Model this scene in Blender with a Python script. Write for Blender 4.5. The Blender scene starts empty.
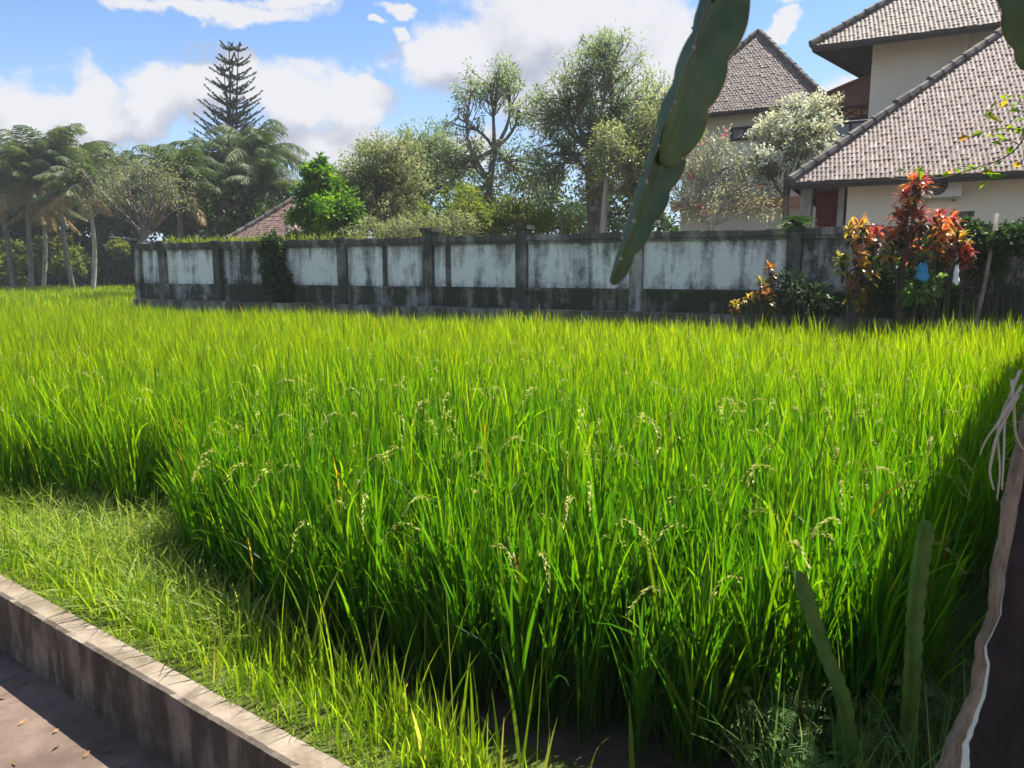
import bpy, math, random
import numpy as np
from mathutils import Vector

R = math.radians
rng = np.random.default_rng(7)
random.seed(7)
scene = bpy.context.scene
COL = scene.collection

# ------------------------------------------------------------------ camera
CAM_H, FPX, PITCH = 1.6, 750.0, R(8.6)
GLARE_VEIL = 0.0010  # density of the air volume that imitates lens glare
cam_d = bpy.data.cameras.new('camera')
cam = bpy.data.objects.new('camera', cam_d)
COL.objects.link(cam)
cam.location = (0, 0, CAM_H)
cam.rotation_euler = (R(90) - PITCH, 0, 0)
cam_d.sensor_width = 36
cam_d.lens = FPX / 1024 * 36
cam_d.clip_start = 0.05
cam_d.clip_end = 2000
cam_d.dof.use_dof = True
cam_d.dof.focus_distance = 6.0
cam_d.dof.aperture_fstop = 10
scene.camera = cam

def ray(u, v):
    x = (u - 512) / FPX
    y = (384 - v) / FPX
    return np.array((x, math.cos(PITCH) + y * math.sin(PITCH), -math.sin(PITCH) + y * math.cos(PITCH)))

def at(u, v, Y):                                   # world point seen at pixel (u, v), Y metres ahead
    d = ray(u, v)
    return np.array((0, 0, CAM_H)) + d * (Y / d[1])

def azel(u, v):
    d = ray(u, v)
    return math.atan2(d[0], d[1]), math.atan2(d[2], math.hypot(d[0], d[1]))

# ------------------------------------------------------------------ light
SUN_AZ, SUN_EL = R(55), R(63)
SUN = np.array((math.sin(SUN_AZ) * math.cos(SUN_EL), math.cos(SUN_AZ) * math.cos(SUN_EL), math.sin(SUN_EL)))
sd = bpy.data.lights.new('sun', 'SUN')
sd.energy = 4.8
sd.angle = R(0.53)
sd.color = (1.0, 0.95, 0.86)
so = bpy.data.objects.new('sun', sd)
COL.objects.link(so)
so.rotation_euler = Vector(-SUN).to_track_quat('-Z', 'Y').to_euler()

scene.view_settings.view_transform = 'Standard'
scene.view_settings.look = 'None'
scene.view_settings.exposure = 1.3
scene.view_settings.gamma = 1
scene.cycles.max_bounces = 8
scene.cycles.diffuse_bounces = 3
scene.cycles.transmission_bounces = 5
scene.cycles.use_denoising = True
scene.cycles.volume_bounces = 0

# ------------------------------------------------------------------ node helpers
class NT:
    def __init__(self, tree):
        self.t = tree
        self.n = tree.nodes
        self.l = tree.links
    def node(self, kind, **kw):
        nd = self.n.new(kind)
        for k, v in kw.items():
            setattr(nd, k, v)
        return nd
    def put(self, sock, val):
        if isinstance(val, bpy.types.NodeSocket):
            self.l.new(val, sock)
        else:
            sock.default_value = val
    def math(self, op, a, b=0.0, c=0.0, clamp=False):
        nd = self.node('ShaderNodeMath', operation=op, use_clamp=clamp)
        self.put(nd.inputs[0], a)
        self.put(nd.inputs[1], b)
        self.put(nd.inputs[2], c)
        return nd.outputs[0]
    def vmath(self, op, a, b=(0, 0, 0)):
        nd = self.node('ShaderNodeVectorMath', operation=op)
        self.put(nd.inputs[0], a)
        self.put(nd.inputs[1], b)
        return nd.outputs['Value'] if op in ('LENGTH', 'DOT_PRODUCT', 'DISTANCE') else nd.outputs[0]
    def mix(self, f, a, b, blend='MIX'):
        nd = self.node('ShaderNodeMix', data_type='RGBA', blend_type=blend)
        self.put(nd.inputs[0], f)
        self.put(nd.inputs[6], a if isinstance(a, bpy.types.NodeSocket) else (*a[:3], 1))
        self.put(nd.inputs[7], b if isinstance(b, bpy.types.NodeSocket) else (*b[:3], 1))
        return nd.outputs[2]
    def noise(self, vec, scale, detail=4, rough=0.55, dist=0.0):
        nd = self.node('ShaderNodeTexNoise')
        if vec is not None:
            self.l.new(vec, nd.inputs['Vector'])
        nd.inputs['Scale'].default_value = scale
        nd.inputs['Detail'].default_value = detail
        nd.inputs['Roughness'].default_value = rough
        nd.inputs['Distortion'].default_value = dist
        return nd.outputs[0]
    def ramp(self, f, stops, interp='LINEAR'):
        nd = self.node('ShaderNodeValToRGB')
        cr = nd.color_ramp
        cr.interpolation = interp
        while len(cr.elements) < len(stops):
            cr.elements.new(0.5)
        for e, (p, c) in zip(cr.elements, stops):
            e.position = p
            e.color = (*c, 1) if len(c) == 3 else c
        self.l.new(f, nd.inputs[0])
        return nd.outputs[0]
    def rng(self, v, a, b, c=0.0, d=1.0, smooth=True):
        nd = self.node('ShaderNodeMapRange', interpolation_type='SMOOTHSTEP' if smooth else 'LINEAR')
        self.put(nd.inputs[0], v)
        for i, x in enumerate((a, b, c, d)):
            nd.inputs[i + 1].default_value = x
        return nd.outputs[0]
    def stretch(self, vec, s):
        nd = self.node('ShaderNodeMapping')
        self.l.new(vec, nd.inputs[0])
        nd.inputs['Scale'].default_value = s
        return nd.outputs[0]
    def bump(self, h, strength=0.3, dist=0.02):
        nd = self.node('ShaderNodeBump')
        nd.inputs['Strength'].default_value = strength
        nd.inputs['Distance'].default_value = dist
        self.l.new(h, nd.inputs['Height'])
        return nd.outputs[0]

def new_mat(name):
    m = bpy.data.materials.new(name)
    m.use_nodes = True
    for n in list(m.node_tree.nodes):
        if n.type != 'OUTPUT_MATERIAL':
            m.node_tree.nodes.remove(n)
    return m, NT(m.node_tree), m.node_tree.nodes['Material Output']

def principled(nt, out, color, rough=0.8, normal=None, spec=0.3):
    b = nt.node('ShaderNodeBsdfPrincipled')
    nt.put(b.inputs['Base Color'], color if isinstance(color, bpy.types.NodeSocket) else (*color, 1))
    nt.put(b.inputs['Roughness'], rough)
    b.inputs['Specular IOR Level'].default_value = spec
    if normal is not None:
        nt.l.new(normal, b.inputs['Normal'])
    nt.l.new(b.outputs[0], out.inputs[0])
    return b

def objco(nt):
    return nt.node('ShaderNodeTexCoord').outputs['Object']

def geopos(nt):
    return nt.node('ShaderNodeNewGeometry').outputs['Position']

# ------------------------------------------------------------------ world: Nishita sky with cumulus
world = bpy.data.worlds.new('World')
scene.world = world
world.use_nodes = True
W = NT(world.node_tree)
bg = world.node_tree.nodes['Background']
SKY_STRENGTH = 0.064
bg.inputs[1].default_value = SKY_STRENGTH
sky = W.node('ShaderNodeTexSky', sky_type='NISHITA')
sky.sun_disc = False
sky.sun_elevation = SUN_EL
sky.sun_rotation = SUN_AZ
sky.air_density = 1.0
sky.dust_density = 0.6
sky.ozone_density = 1.6
dirv = W.node('ShaderNodeTexCoord').outputs['Generated']
sep = W.node('ShaderNodeSeparateXYZ')
W.l.new(dirv, sep.inputs[0])
az = W.math('ARCTAN2', sep.outputs[0], sep.outputs[1])
el = W.math('ARCSINE', sep.outputs[2])
comb = W.node('ShaderNodeCombineXYZ')
W.l.new(az, comb.inputs[0])
W.l.new(el, comb.inputs[1])
ae = comb.outputs[0]
warp = W.node('ShaderNodeTexNoise')
W.l.new(W.stretch(dirv, (1, 1, 1.3)), warp.inputs['Vector'])
warp.inputs['Scale'].default_value = 9
warp.inputs['Detail'].default_value = 6
warp.inputs['Roughness'].default_value = 0.58
wv = W.vmath('SUBTRACT', warp.outputs['Color'], (0.5, 0.5, 0.5))
sc_ = W.node('ShaderNodeVectorMath', operation='SCALE')
W.l.new(wv, sc_.inputs[0])
sc_.inputs['Scale'].default_value = 0.10
aew = W.vmath('ADD', ae, sc_.outputs[0])
CLOUDS = [  # centre and radii in degrees of sky, written as seen from the path
    (28, 108, 70, 48), (20, 150, 90, 45), (95, 100, 52, 38), (150, 98, 62, 38), (215, 92, 60, 46), (235, 75, 32, 36), (290, 105, 60, 42),
    (352, 108, 46, 34), (310, 150, 90, 36), (90, 168, 150, 30), (205, 6, 125, 15), (300, 2, 70, 12),
    (398, 14, 15, 11), (396, 42, 10, 9), (376, 30, 7, 4), (430, 70, 52, 28), (470, 60, 60, 48), (540, 30, 90, 62), (620, 30, 90, 70), (655, 75, 80, 60),
    (580, 90, 90, 60), (445, 150, 60, 24), (782, 27, 22, 9), (798, 3, 26, 9), (850, 110, 50, 30), (700, 140, 160, 40)]
n_far = W.noise(W.stretch(dirv, (1, 1, 2.2)), 2.6, 7, 0.6)
front = W.math('COMPARE', az, 0.0, 0.85)
outside = W.math('MAXIMUM', W.math('SUBTRACT', 1.0, front), W.rng(el, 0.42, 0.55))
val_out = W.math('MULTIPLY', W.math('SUBTRACT', n_far, 0.53), 5.0)
fine = W.math('MULTIPLY', W.math('SUBTRACT', W.noise(W.stretch(dirv, (1, 1, 1.25)), 11, 9, 0.6), 0.5), 2.4)
def cloud_density(vec):
    val = None
    for (u, v, ru, rv) in CLOUDS:
        a0, e0 = azel(u, v)
        a1, _ = azel(u + ru, v)
        _, e1 = azel(u, v - rv)
        dd = W.vmath('SUBTRACT', vec, (a0, e0, 0))
        dd = W.vmath('MULTIPLY', dd, (1 / abs(a1 - a0), 1 / abs(e1 - e0), 0))
        q = W.math('SUBTRACT', 1.0, W.vmath('LENGTH', dd))
        val = q if val is None else W.math('SMOOTH_MAX', val, q, 0.12)
    vm = W.node('ShaderNodeMix', data_type='FLOAT')
    W.l.new(outside, vm.inputs[0])
    W.l.new(val, vm.inputs[2])
    W.l.new(val_out, vm.inputs[3])
    return vm.outputs[0]
d0 = cloud_density(aew)
d1 = cloud_density(W.vmath('ADD', aew, (0.020, 0.045, 0)))
dens = W.math('ADD', d0, fine)
mask = W.rng(dens, -0.14, 0.40)
sunward = W.rng(W.math('ADD', W.math('SUBTRACT', d0, d1), W.math('MULTIPLY', fine, 0.9)), -0.55, 0.55)
ccol = W.mix(sunward, (3.1, 3.25, 3.85), (5.5, 5.45, 5.55))
skyc = W.mix(1.0, sky.outputs[0], (0.78, 0.98, 1.20), 'MULTIPLY')
low = W.rng(el, 0.0, 0.34, 0.55, 0.0)
skyh = W.mix(low, skyc, (4.6, 5.6, 7.0))
W.l.new(W.mix(W.math('MULTIPLY', mask, 0.95), skyh, ccol), bg.inputs[0])

# ------------------------------------------------------------------ mesh helpers
def unit(v):
    v = np.asarray(v, float)
    return v / np.maximum(np.linalg.norm(v, axis=-1, keepdims=True), 1e-9)

class MB:                                          # gathers geometry, then links it as ONE mesh object
    def __init__(self):
        self.v, self.f, self.uv, self.n = [], [], [], 0
    def add(self, v, f, uv=None):
        v = np.asarray(v, float).reshape(-1, 3)
        f = np.asarray(f, int)
        if uv is None:
            uv = np.zeros((len(v), 2))
            uv[:, 0] = rng.random()
        self.v.append(v)
        self.uv.append(np.asarray(uv, float))
        self.f.append(f + self.n)
        self.n += len(v)
    def box(self, c0, c1):
        (x0, y0, z0), (x1, y1, z1) = c0, c1
        self.hexa([(x0, y0, z0), (x1, y0, z0), (x1, y1, z0), (x0, y1, z0), (x0, y0, z1), (x1, y0, z1), (x1, y1, z1), (x0, y1, z1)])
    def hexa(self, p):
        self.add(p, [(0, 3, 2, 1), (4, 5, 6, 7), (0, 1, 5, 4), (1, 2, 6, 5), (2, 3, 7, 6), (3, 0, 4, 7)])
    def prism(self, poly, off):                    # polygon pushed along off
        poly = np.asarray(poly, float)
        n = len(poly)
        self.add(np.vstack((poly, poly + np.asarray(off))), [(i, (i + 1) % n, (i + 1) % n + n, i + n) for i in range(n)])
        m = self.n - 2 * n
        self.f.append(np.array([list(range(n))[::-1]]) + m)
        self.f.append(np.array([list(range(n, 2 * n))]) + m)
    def tube(self, pts, rad, n=8, cap=True):
        pts = np.asarray(pts, float)
        k = len(pts)
        rad = np.broadcast_to(np.asarray(rad, float), (k,)) if np.ndim(rad) <= 1 else rad
        t = unit(np.gradient(pts, axis=0))
        ref = np.array((0.0, 0, 1)) if abs(t[0][2]) < 0.9 else np.array((1.0, 0, 0))
        s = unit(np.cross(t, ref))
        w = np.cross(t, s)
        a = np.arange(n) * 2 * math.pi / n
        ring = pts[:, None] + rad[:, None, None] * (np.cos(a)[None, :, None] * s[:, None] + np.sin(a)[None, :, None] * w[:, None])
        v = ring.reshape(-1, 3)
        i = np.arange(k - 1)[:, None] * n
        j = np.arange(n)[None]
        q = np.stack((i + j, i + (j + 1) % n, i + n + (j + 1) % n, i + n + j), -1).reshape(-1, 4)
        uv = np.zeros((k * n, 2))
        uv[:, 0] = rng.random()
        uv[:, 1] = np.repeat(np.linspace(0, 1, k), n)
        self.add(v, q, uv)
        if cap:
            m = self.n - k * n
            self.f.append(np.array([list(range(n))[::-1]]) + m)
            self.f.append(np.array([list(range((k - 1) * n, k * n))]) + m)
    def build(self, name, mat, parent=None, smooth=False):
        me = bpy.data.meshes.new(name)
        V = np.vstack(self.v).astype(np.float32)
        loops = np.concatenate([f.ravel() for f in self.f]).astype(np.int32)
        lens = np.concatenate([np.full(len(f), f.shape[1]) for f in self.f]).astype(np.int32)
        starts = np.concatenate(((0,), np.cumsum(lens)[:-1])).astype(np.int32)
        me.vertices.add(len(V))
        me.vertices.foreach_set('co', V.ravel())
        me.loops.add(len(loops))
        me.loops.foreach_set('vertex_index', loops)
        me.polygons.add(len(lens))
        me.polygons.foreach_set('loop_start', starts)
        me.polygons.foreach_set('loop_total', lens)
        me.polygons.foreach_set('use_smooth', np.full(len(lens), smooth))
        uvl = me.uv_layers.new(name='UVMap')
        UV = np.vstack(self.uv).astype(np.float32)
        uvl.data.foreach_set('uv', UV[loops].ravel())
        me.update(calc_edges=True)
        me.validate()
        me.materials.append(mat)
        o = bpy.data.objects.new(name, me)
        COL.objects.link(o)
        if parent is not None:
            o.parent = parent
            o.matrix_parent_inverse = parent.matrix_world.inverted()
        return o

def tag(o, label=None, cat=None, group=None, kind=None):
    if label: o['label'] = label
    if cat: o['category'] = cat
    if group: o['group'] = group
    if kind: o['kind'] = kind
    return o

def thing(name, label, cat, loc=(0, 0, 0), group=None):
    o = bpy.data.objects.new(name, None)
    COL.objects.link(o)
    o.location = loc
    o.empty_display_size = 0.2
    o.matrix_world = o.matrix_basis
    bpy.context.view_layer.update()
    return tag(o, label, cat, group)

def strips(mb, P, T, G, L, Wd, bend, segs, side=None, prof=None, rnd=None, power=1.6):
    """curved tapering leaves: start P, tangent T, bending towards G, length L, width Wd"""
    n = len(P)
    P = np.asarray(P, float)
    T = unit(T)
    L = np.broadcast_to(L, (n,)).astype(float)
    Wd = np.broadcast_to(Wd, (n,)).astype(float)
    bend = np.broadcast_to(bend, (n,)).astype(float)
    G = np.broadcast_to(np.asarray(G, float), (n, 3))
    if side is None:
        side = unit(np.cross(T, rng.normal(size=(n, 3))))
    else:
        side = unit(np.broadcast_to(side, (n, 3)))
    s = np.linspace(0, 1, segs + 1)
    if prof is None:
        prof = lambda q: np.minimum(1, (q + 0.12) * 5) * (1 - q ** 2.2) + 0.03
    cur = P.copy()
    verts = np.zeros((n, segs + 1, 2, 3))
    for k in range(segs + 1):
        w = (Wd * prof(s[k]) * 0.5)[:, None]
        verts[:, k, 0] = cur - side * w
        verts[:, k, 1] = cur + side * w
        if k < segs:
            sm = (s[k] + s[k + 1]) / 2
            t = unit(T + G * (bend * sm ** power)[:, None])
            cur = cur + t * (L / segs)[:, None]
    base = (np.arange(n) * (segs + 1) * 2)[:, None, None]
    kk = (np.arange(segs) * 2)[None, :, None]
    q = base + kk + np.array((0, 1, 3, 2))[None, None, :]
    uv = np.zeros((n, segs + 1, 2, 2))
    uv[..., 0] = (rng.random(n) if rnd is None else np.broadcast_to(rnd, (n,)))[:, None, None]
    uv[..., 1] = s[None, :, None]
    mb.add(verts.reshape(-1, 3), q.reshape(-1, 4), uv.reshape(-1, 2))
    return cur

def leaves(mb, P, D, L, Wd, rnd=None, droop=0.15):
    """folded diamond leaves"""
    n = len(P)
    D = unit(D)
    L = np.broadcast_to(L, (n,))[:, None]
    Wd = np.broadcast_to(Wd, (n,))[:, None]
    nrm = unit(rng.normal(size=(n, 3)) * 0.55 + np.array((0, 0, 1.0)))
    side = unit(np.cross(D, nrm))
    up = np.cross(side, D)
    v = np.stack((P, P + D * L * 0.45 + side * Wd / 2 + up * Wd * 0.12, P + D * L - up * L * droop, P + D * L * 0.45 - side * Wd / 2 + up * Wd * 0.12), 1)
    q = np.arange(n * 4).reshape(n, 4)
    uv = np.zeros((n, 4, 2))
    uv[..., 0] = (rng.random(n) if rnd is None else rnd)[:, None]
    uv[..., 1] = np.array((0, 0.5, 1, 0.5))[None]
    mb.add(v.reshape(-1, 3), q, uv.reshape(-1, 2))

# ------------------------------------------------------------------ materials
def leaf_mat(name, stops, tr=0.5, trgain=1.8, rough=0.55, tip=None, spec=0.25, trtint=(1.0, 1.0, 0.6)):
    """colour varies from leaf to leaf (UV x) and along it (UV y)"""
    m, nt, out = new_mat(name)
    uv = nt.node('ShaderNodeUVMap')
    sp = nt.node('ShaderNodeSeparateXYZ')
    nt.l.new(uv.outputs[0], sp.inputs[0])
    c = nt.ramp(sp.outputs[0], stops)
    if tip:
        c = nt.mix(nt.ramp(sp.outputs[1], tip), c, tip_col[name]) if False else c
    b = nt.node('ShaderNodeBsdfPrincipled')
    nt.l.new(c, b.inputs['Base Color'])
    b.inputs['Roughness'].default_value = rough
    b.inputs['Specular IOR Level'].default_value = spec
    t = nt.node('ShaderNodeBsdfTranslucent')
    nt.l.new(nt.mix(1.0, c, tuple(trgain * k for k in trtint), 'MULTIPLY'), t.inputs[0])
    mx = nt.node('ShaderNodeMixShader')
    mx.inputs[0].default_value = tr
    nt.l.new(b.outputs[0], mx.inputs[1])
    nt.l.new(t.outputs[0], mx.inputs[2])
    nt.l.new(mx.outputs[0], out.inputs[0])
    return m

def rough_mat(name, c1, c2, scale=6, rough=0.85, bump=0.4, dist=0.01, st=(1, 1, 1), spec=0.25):
    m, nt, out = new_mat(name)
    p = nt.stretch(geopos(nt), st)
    a = nt.noise(p, scale, 6, 0.62)
    b = nt.noise(p, scale * 6, 4, 0.6)
    f = nt.math('ADD', nt.math('MULTIPLY', a, 0.7), nt.math('MULTIPLY', b, 0.3))
    c = nt.mix(nt.rng(f, 0.34, 0.66), c1, c2)
    principled(nt, out, c, rough, nt.bump(f, bump, dist), spec)
    return m

M = {}
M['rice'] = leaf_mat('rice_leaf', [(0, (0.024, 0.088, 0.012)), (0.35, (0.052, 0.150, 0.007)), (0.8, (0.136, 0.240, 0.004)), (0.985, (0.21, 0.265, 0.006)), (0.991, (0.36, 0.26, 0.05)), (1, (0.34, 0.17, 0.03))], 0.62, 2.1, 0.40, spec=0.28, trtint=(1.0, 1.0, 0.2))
M['panicle'] = leaf_mat('rice_panicle', [(0, (0.28, 0.34, 0.05)), (0.6, (0.42, 0.42, 0.09)), (1, (0.52, 0.44, 0.14))], 0.25, 1.3, 0.5)
M['grass'] = leaf_mat('verge_grass', [(0, (0.11, 0.20, 0.010)), (0.6, (0.20, 0.30, 0.012)), (0.92, (0.27, 0.33, 0.03)), (1, (0.40, 0.34, 0.12))], 0.58, 2.2, 0.45, trtint=(1, 1, 0.4))
M['weed'] = leaf_mat('weed_leaf', [(0, (0.085, 0.17, 0.045)), (0.7, (0.14, 0.23, 0.065)), (1, (0.22, 0.27, 0.10))], 0.45, 1.8, 0.5)
M['olive'] = leaf_mat('olive_leaf', [(0, (0.095, 0.120, 0.045)), (0.6, (0.175, 0.200, 0.085)), (1, (0.32, 0.33, 0.17))], 0.5, 1.9, 0.4, spec=0.5, trtint=(1, 1, 0.75))
M['grey_leaf'] = leaf_mat('greyish_leaf', [(0, (0.080, 0.125, 0.060)), (0.6, (0.155, 0.205, 0.100)), (1, (0.32, 0.36, 0.19))], 0.5, 1.9, 0.36, spec=0.6, trtint=(1, 1, 0.75))
M['silver'] = leaf_mat('silvery_leaf', [(0, (0.13, 0.155, 0.085)), (0.6, (0.23, 0.245, 0.16)), (1, (0.42, 0.42, 0.31))], 0.45, 1.7, 0.38, spec=0.55, trtint=(1, 1, 0.75))
M['bright'] = leaf_mat('bright_green_leaf', [(0, (0.025, 0.085, 0.014)), (0.55, (0.06, 0.16, 0.018)), (1, (0.22, 0.32, 0.02))], 0.5, 2.0, 0.4, trtint=(1, 1, 0.4))
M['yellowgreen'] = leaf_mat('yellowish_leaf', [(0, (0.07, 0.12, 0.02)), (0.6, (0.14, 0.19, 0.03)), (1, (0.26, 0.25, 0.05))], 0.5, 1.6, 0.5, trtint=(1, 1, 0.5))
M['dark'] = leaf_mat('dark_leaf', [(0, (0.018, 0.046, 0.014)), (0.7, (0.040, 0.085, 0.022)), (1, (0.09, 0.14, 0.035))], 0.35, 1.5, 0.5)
M['palm'] = leaf_mat('palm_leaf', [(0, (0.040, 0.080, 0.028)), (0.6, (0.095, 0.135, 0.045)), (0.88, (0.18, 0.19, 0.07)), (1, (0.28, 0.19, 0.09))], 0.35, 1.6, 0.5, spec=0.2)
M['pine'] = leaf_mat('pine_needle', [(0, (0.018, 0.040, 0.024)), (1, (0.045, 0.075, 0.042))], 0.2, 1.3, 0.55)
M['croton_top'] = leaf_mat('croton_young_leaf', [(0, (0.34, 0.34, 0.03)), (0.3, (0.50, 0.32, 0.03)), (0.55, (0.50, 0.14, 0.04)), (0.8, (0.44, 0.06, 0.06)), (1, (0.52, 0.12, 0.22))], 0.5, 1.7, 0.35, spec=0.5, trtint=(1, 1, 0.8))
M['croton_low'] = leaf_mat('croton_old_leaf', [(0, (0.020, 0.032, 0.012)), (0.5, (0.055, 0.045, 0.020)), (0.8, (0.14, 0.06, 0.03)), (1, (0.28, 0.22, 0.04))], 0.35, 1.6, 0.35, spec=0.5)
M['croton_yellow'] = leaf_mat('croton_yellow_leaf', [(0, (0.16, 0.20, 0.02)), (0.5, (0.36, 0.28, 0.02)), (0.8, (0.45, 0.20, 0.02)), (1, (0.40, 0.06, 0.10))], 0.5, 1.7, 0.35, spec=0.5)
M['blossom'] = leaf_mat('white_blossom', [(0, (0.62, 0.64, 0.52)), (1, (0.80, 0.80, 0.74))], 0.3, 1.1, 0.6)
M['pink'] = leaf_mat('pink_blossom', [(0, (0.60, 0.07, 0.13)), (1, (0.72, 0.22, 0.20))], 0.4, 1.3, 0.5, trtint=(1, 1, 1))
M['dry'] = leaf_mat('dry_leaf', [(0, (0.20, 0.11, 0.05)), (1, (0.36, 0.22, 0.10))], 0.3, 1.3, 0.7)
M['bark'] = rough_mat('bark', (0.10, 0.085, 0.065), (0.24, 0.21, 0.17), 5, st=(1, 1, 0.35))
M['palebark'] = rough_mat('pale_bark', (0.26, 0.23, 0.17), (0.46, 0.42, 0.33), 4, st=(1, 1, 0.4))
M['darkbark'] = rough_mat('dark_bark', (0.045, 0.038, 0.03), (0.12, 0.10, 0.075), 5, st=(1, 1, 0.35))
M['stem'] = rough_mat('green_stem', (0.08, 0.12, 0.04), (0.16, 0.20, 0.07), 8)

def tile_mat(name, stops):
    m, nt, out = new_mat(name)
    uv = nt.node('ShaderNodeUVMap')
    sp = nt.node('ShaderNodeSeparateXYZ')
    nt.l.new(uv.outputs[0], sp.inputs[0])
    c = nt.ramp(sp.outputs[0], stops)
    p = geopos(nt)
    patch = nt.noise(p, 0.9, 5, 0.6)
    c = nt.mix(nt.rng(patch, 0.45, 0.7, 0, 0.5), c, (0.10, 0.085, 0.075))
    sp2 = nt.noise(p, 22, 4, 0.7)
    c = nt.mix(nt.rng(sp2, 0.60, 0.72, 0, 0.4), c, (0.36, 0.33, 0.30))
    principled(nt, out, c, 0.7, nt.bump(nt.noise(p, 60, 3), 0.4, 0.004), 0.35)
    return m
M['tile'] = tile_mat('clay_tile', [(0, (0.14, 0.098, 0.080)), (0.5, (0.19, 0.135, 0.112)), (0.92, (0.235, 0.175, 0.150)), (1, (0.32, 0.26, 0.23))])
M['shingle'] = tile_mat('grey_shingle', [(0, (0.12, 0.090, 0.070)), (0.6, (0.17, 0.130, 0.104)), (1, (0.24, 0.19, 0.155))])
M['redtile'] = tile_mat('red_tile', [(0, (0.10, 0.055, 0.045)), (0.6, (0.16, 0.095, 0.078)), (1, (0.22, 0.145, 0.12))])
M['ridge'] = rough_mat('weathered_ridge', (0.055, 0.05, 0.045), (0.19, 0.17, 0.15), 7)
M['wood'] = rough_mat('dark_wood', (0.035, 0.03, 0.028), (0.075, 0.06, 0.05), 9, st=(1, 1, 4))
M['soffit'] = rough_mat('soffit_wood', (0.06, 0.055, 0.055), (0.10, 0.09, 0.085), 9)
M['lattice'] = rough_mat('lattice_wood', (0.45, 0.20, 0.10), (0.55, 0.28, 0.15), 9)
M['barrel'] = rough_mat('red_brown_sheet', (0.17, 0.075, 0.06), (0.24, 0.12, 0.095), 3)
M['cream'] = rough_mat('cream_plaster', (0.78, 0.72, 0.56), (0.84, 0.78, 0.63), 1.6, bump=0.12, st=(1, 1, 0.5))
M['cream2'] = rough_mat('aged_cream_plaster', (0.70, 0.65, 0.52), (0.79, 0.74, 0.61), 1.4, bump=0.15, st=(1, 1, 0.4))
M['grey_trim'] = rough_mat('grey_trim', (0.25, 0.24, 0.22), (0.38, 0.36, 0.33), 5)
M['white_paint'] = rough_mat('white_enamel', (0.66, 0.65, 0.60), (0.74, 0.73, 0.69), 3, 0.5, 0.05)
M['black'] = rough_mat('black_plastic', (0.02, 0.02, 0.022), (0.04, 0.04, 0.042), 8, 0.6, 0.1)
M['curtain'] = rough_mat('dark_red_curtain', (0.17, 0.035, 0.04), (0.27, 0.07, 0.07), 5, st=(3, 3, 0.3))
M['pinkwall'] = rough_mat('pink_brick', (0.34, 0.24, 0.20), (0.46, 0.35, 0.30), 5)
m, nt, out = new_mat('window_glass')
principled(nt, out, (0.055, 0.065, 0.07), 0.08, None, 0.6)
M['glass'] = m
m, nt, out = new_mat('pale_glass')
principled(nt, out, (0.22, 0.23, 0.23), 0.12, None, 0.6)
M['paleglass'] = m

def wall_mat(name, light, dark, amount, moss):
    """lime-washed render with running black stains"""
    m, nt, out = new_mat(name)
    p = geopos(nt)
    streak = nt.noise(nt.stretch(p, (2.6, 2.6, 0.32)), 1.5, 6, 0.62, 0.4)
    blot = nt.noise(p, 2.1, 6, 0.66)
    fine = nt.noise(p, 24, 4, 0.7)
    f = nt.math('ADD', nt.math('ADD', nt.math('MULTIPLY', streak, 0.55), nt.math('MULTIPLY', blot, 0.35)), nt.math('MULTIPLY', fine, 0.14))
    zz = nt.node('ShaderNodeSeparateXYZ')
    nt.l.new(p, zz.inputs[0])
    edge = nt.math('ADD', nt.rng(zz.outputs[2], 1.75, 2.1, 0, 0.055), nt.rng(zz.outputs[2], 1.5, 1.28, 0, 0.05))
    f = nt.math('ADD', f, nt.math('SUBTRACT', edge, 0.02))
    grey = tuple(0.45 * x + 0.25 * y for x, y in zip(light, dark))
    c = nt.mix(nt.rng(f, amount - 0.10, amount), light, grey)
    mid = nt.mix(nt.rng(f, amount - 0.015, amount + 0.05), c, dark)
    g = nt.noise(p, 3.3, 5, 0.6)
    c = nt.mix(nt.rng(g, 0.54, 0.66, 0, moss), mid, (0.022, 0.036, 0.016))
    principled(nt, out, c, 0.9, nt.bump(f, 0.5, 0.02), 0.2)
    return m
M['panel'] = wall_mat('limewashed_panel', (0.74, 0.735, 0.71), (0.15, 0.15, 0.13), 0.572, 0.15)
M['panel_dirty'] = wall_mat('dirty_panel', (0.56, 0.555, 0.53), (0.060, 0.062, 0.052), 0.52, 0.6)
M['plinth'] = wall_mat('mossy_plinth', (0.26, 0.26, 0.21), (0.040, 0.046, 0.026), 0.50, 0.8)
M['plinth_pale'] = wall_mat('patchy_plinth', (0.36, 0.355, 0.32), (0.050, 0.055, 0.036), 0.53, 0.6)
M['pillar'] = wall_mat('blackened_pillar', (0.26, 0.255, 0.23), (0.060, 0.062, 0.050), 0.50, 0.4)
M['coping'] = wall_mat('weathered_coping', (0.38, 0.365, 0.34), (0.085, 0.082, 0.070), 0.52, 0.3)

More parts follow.
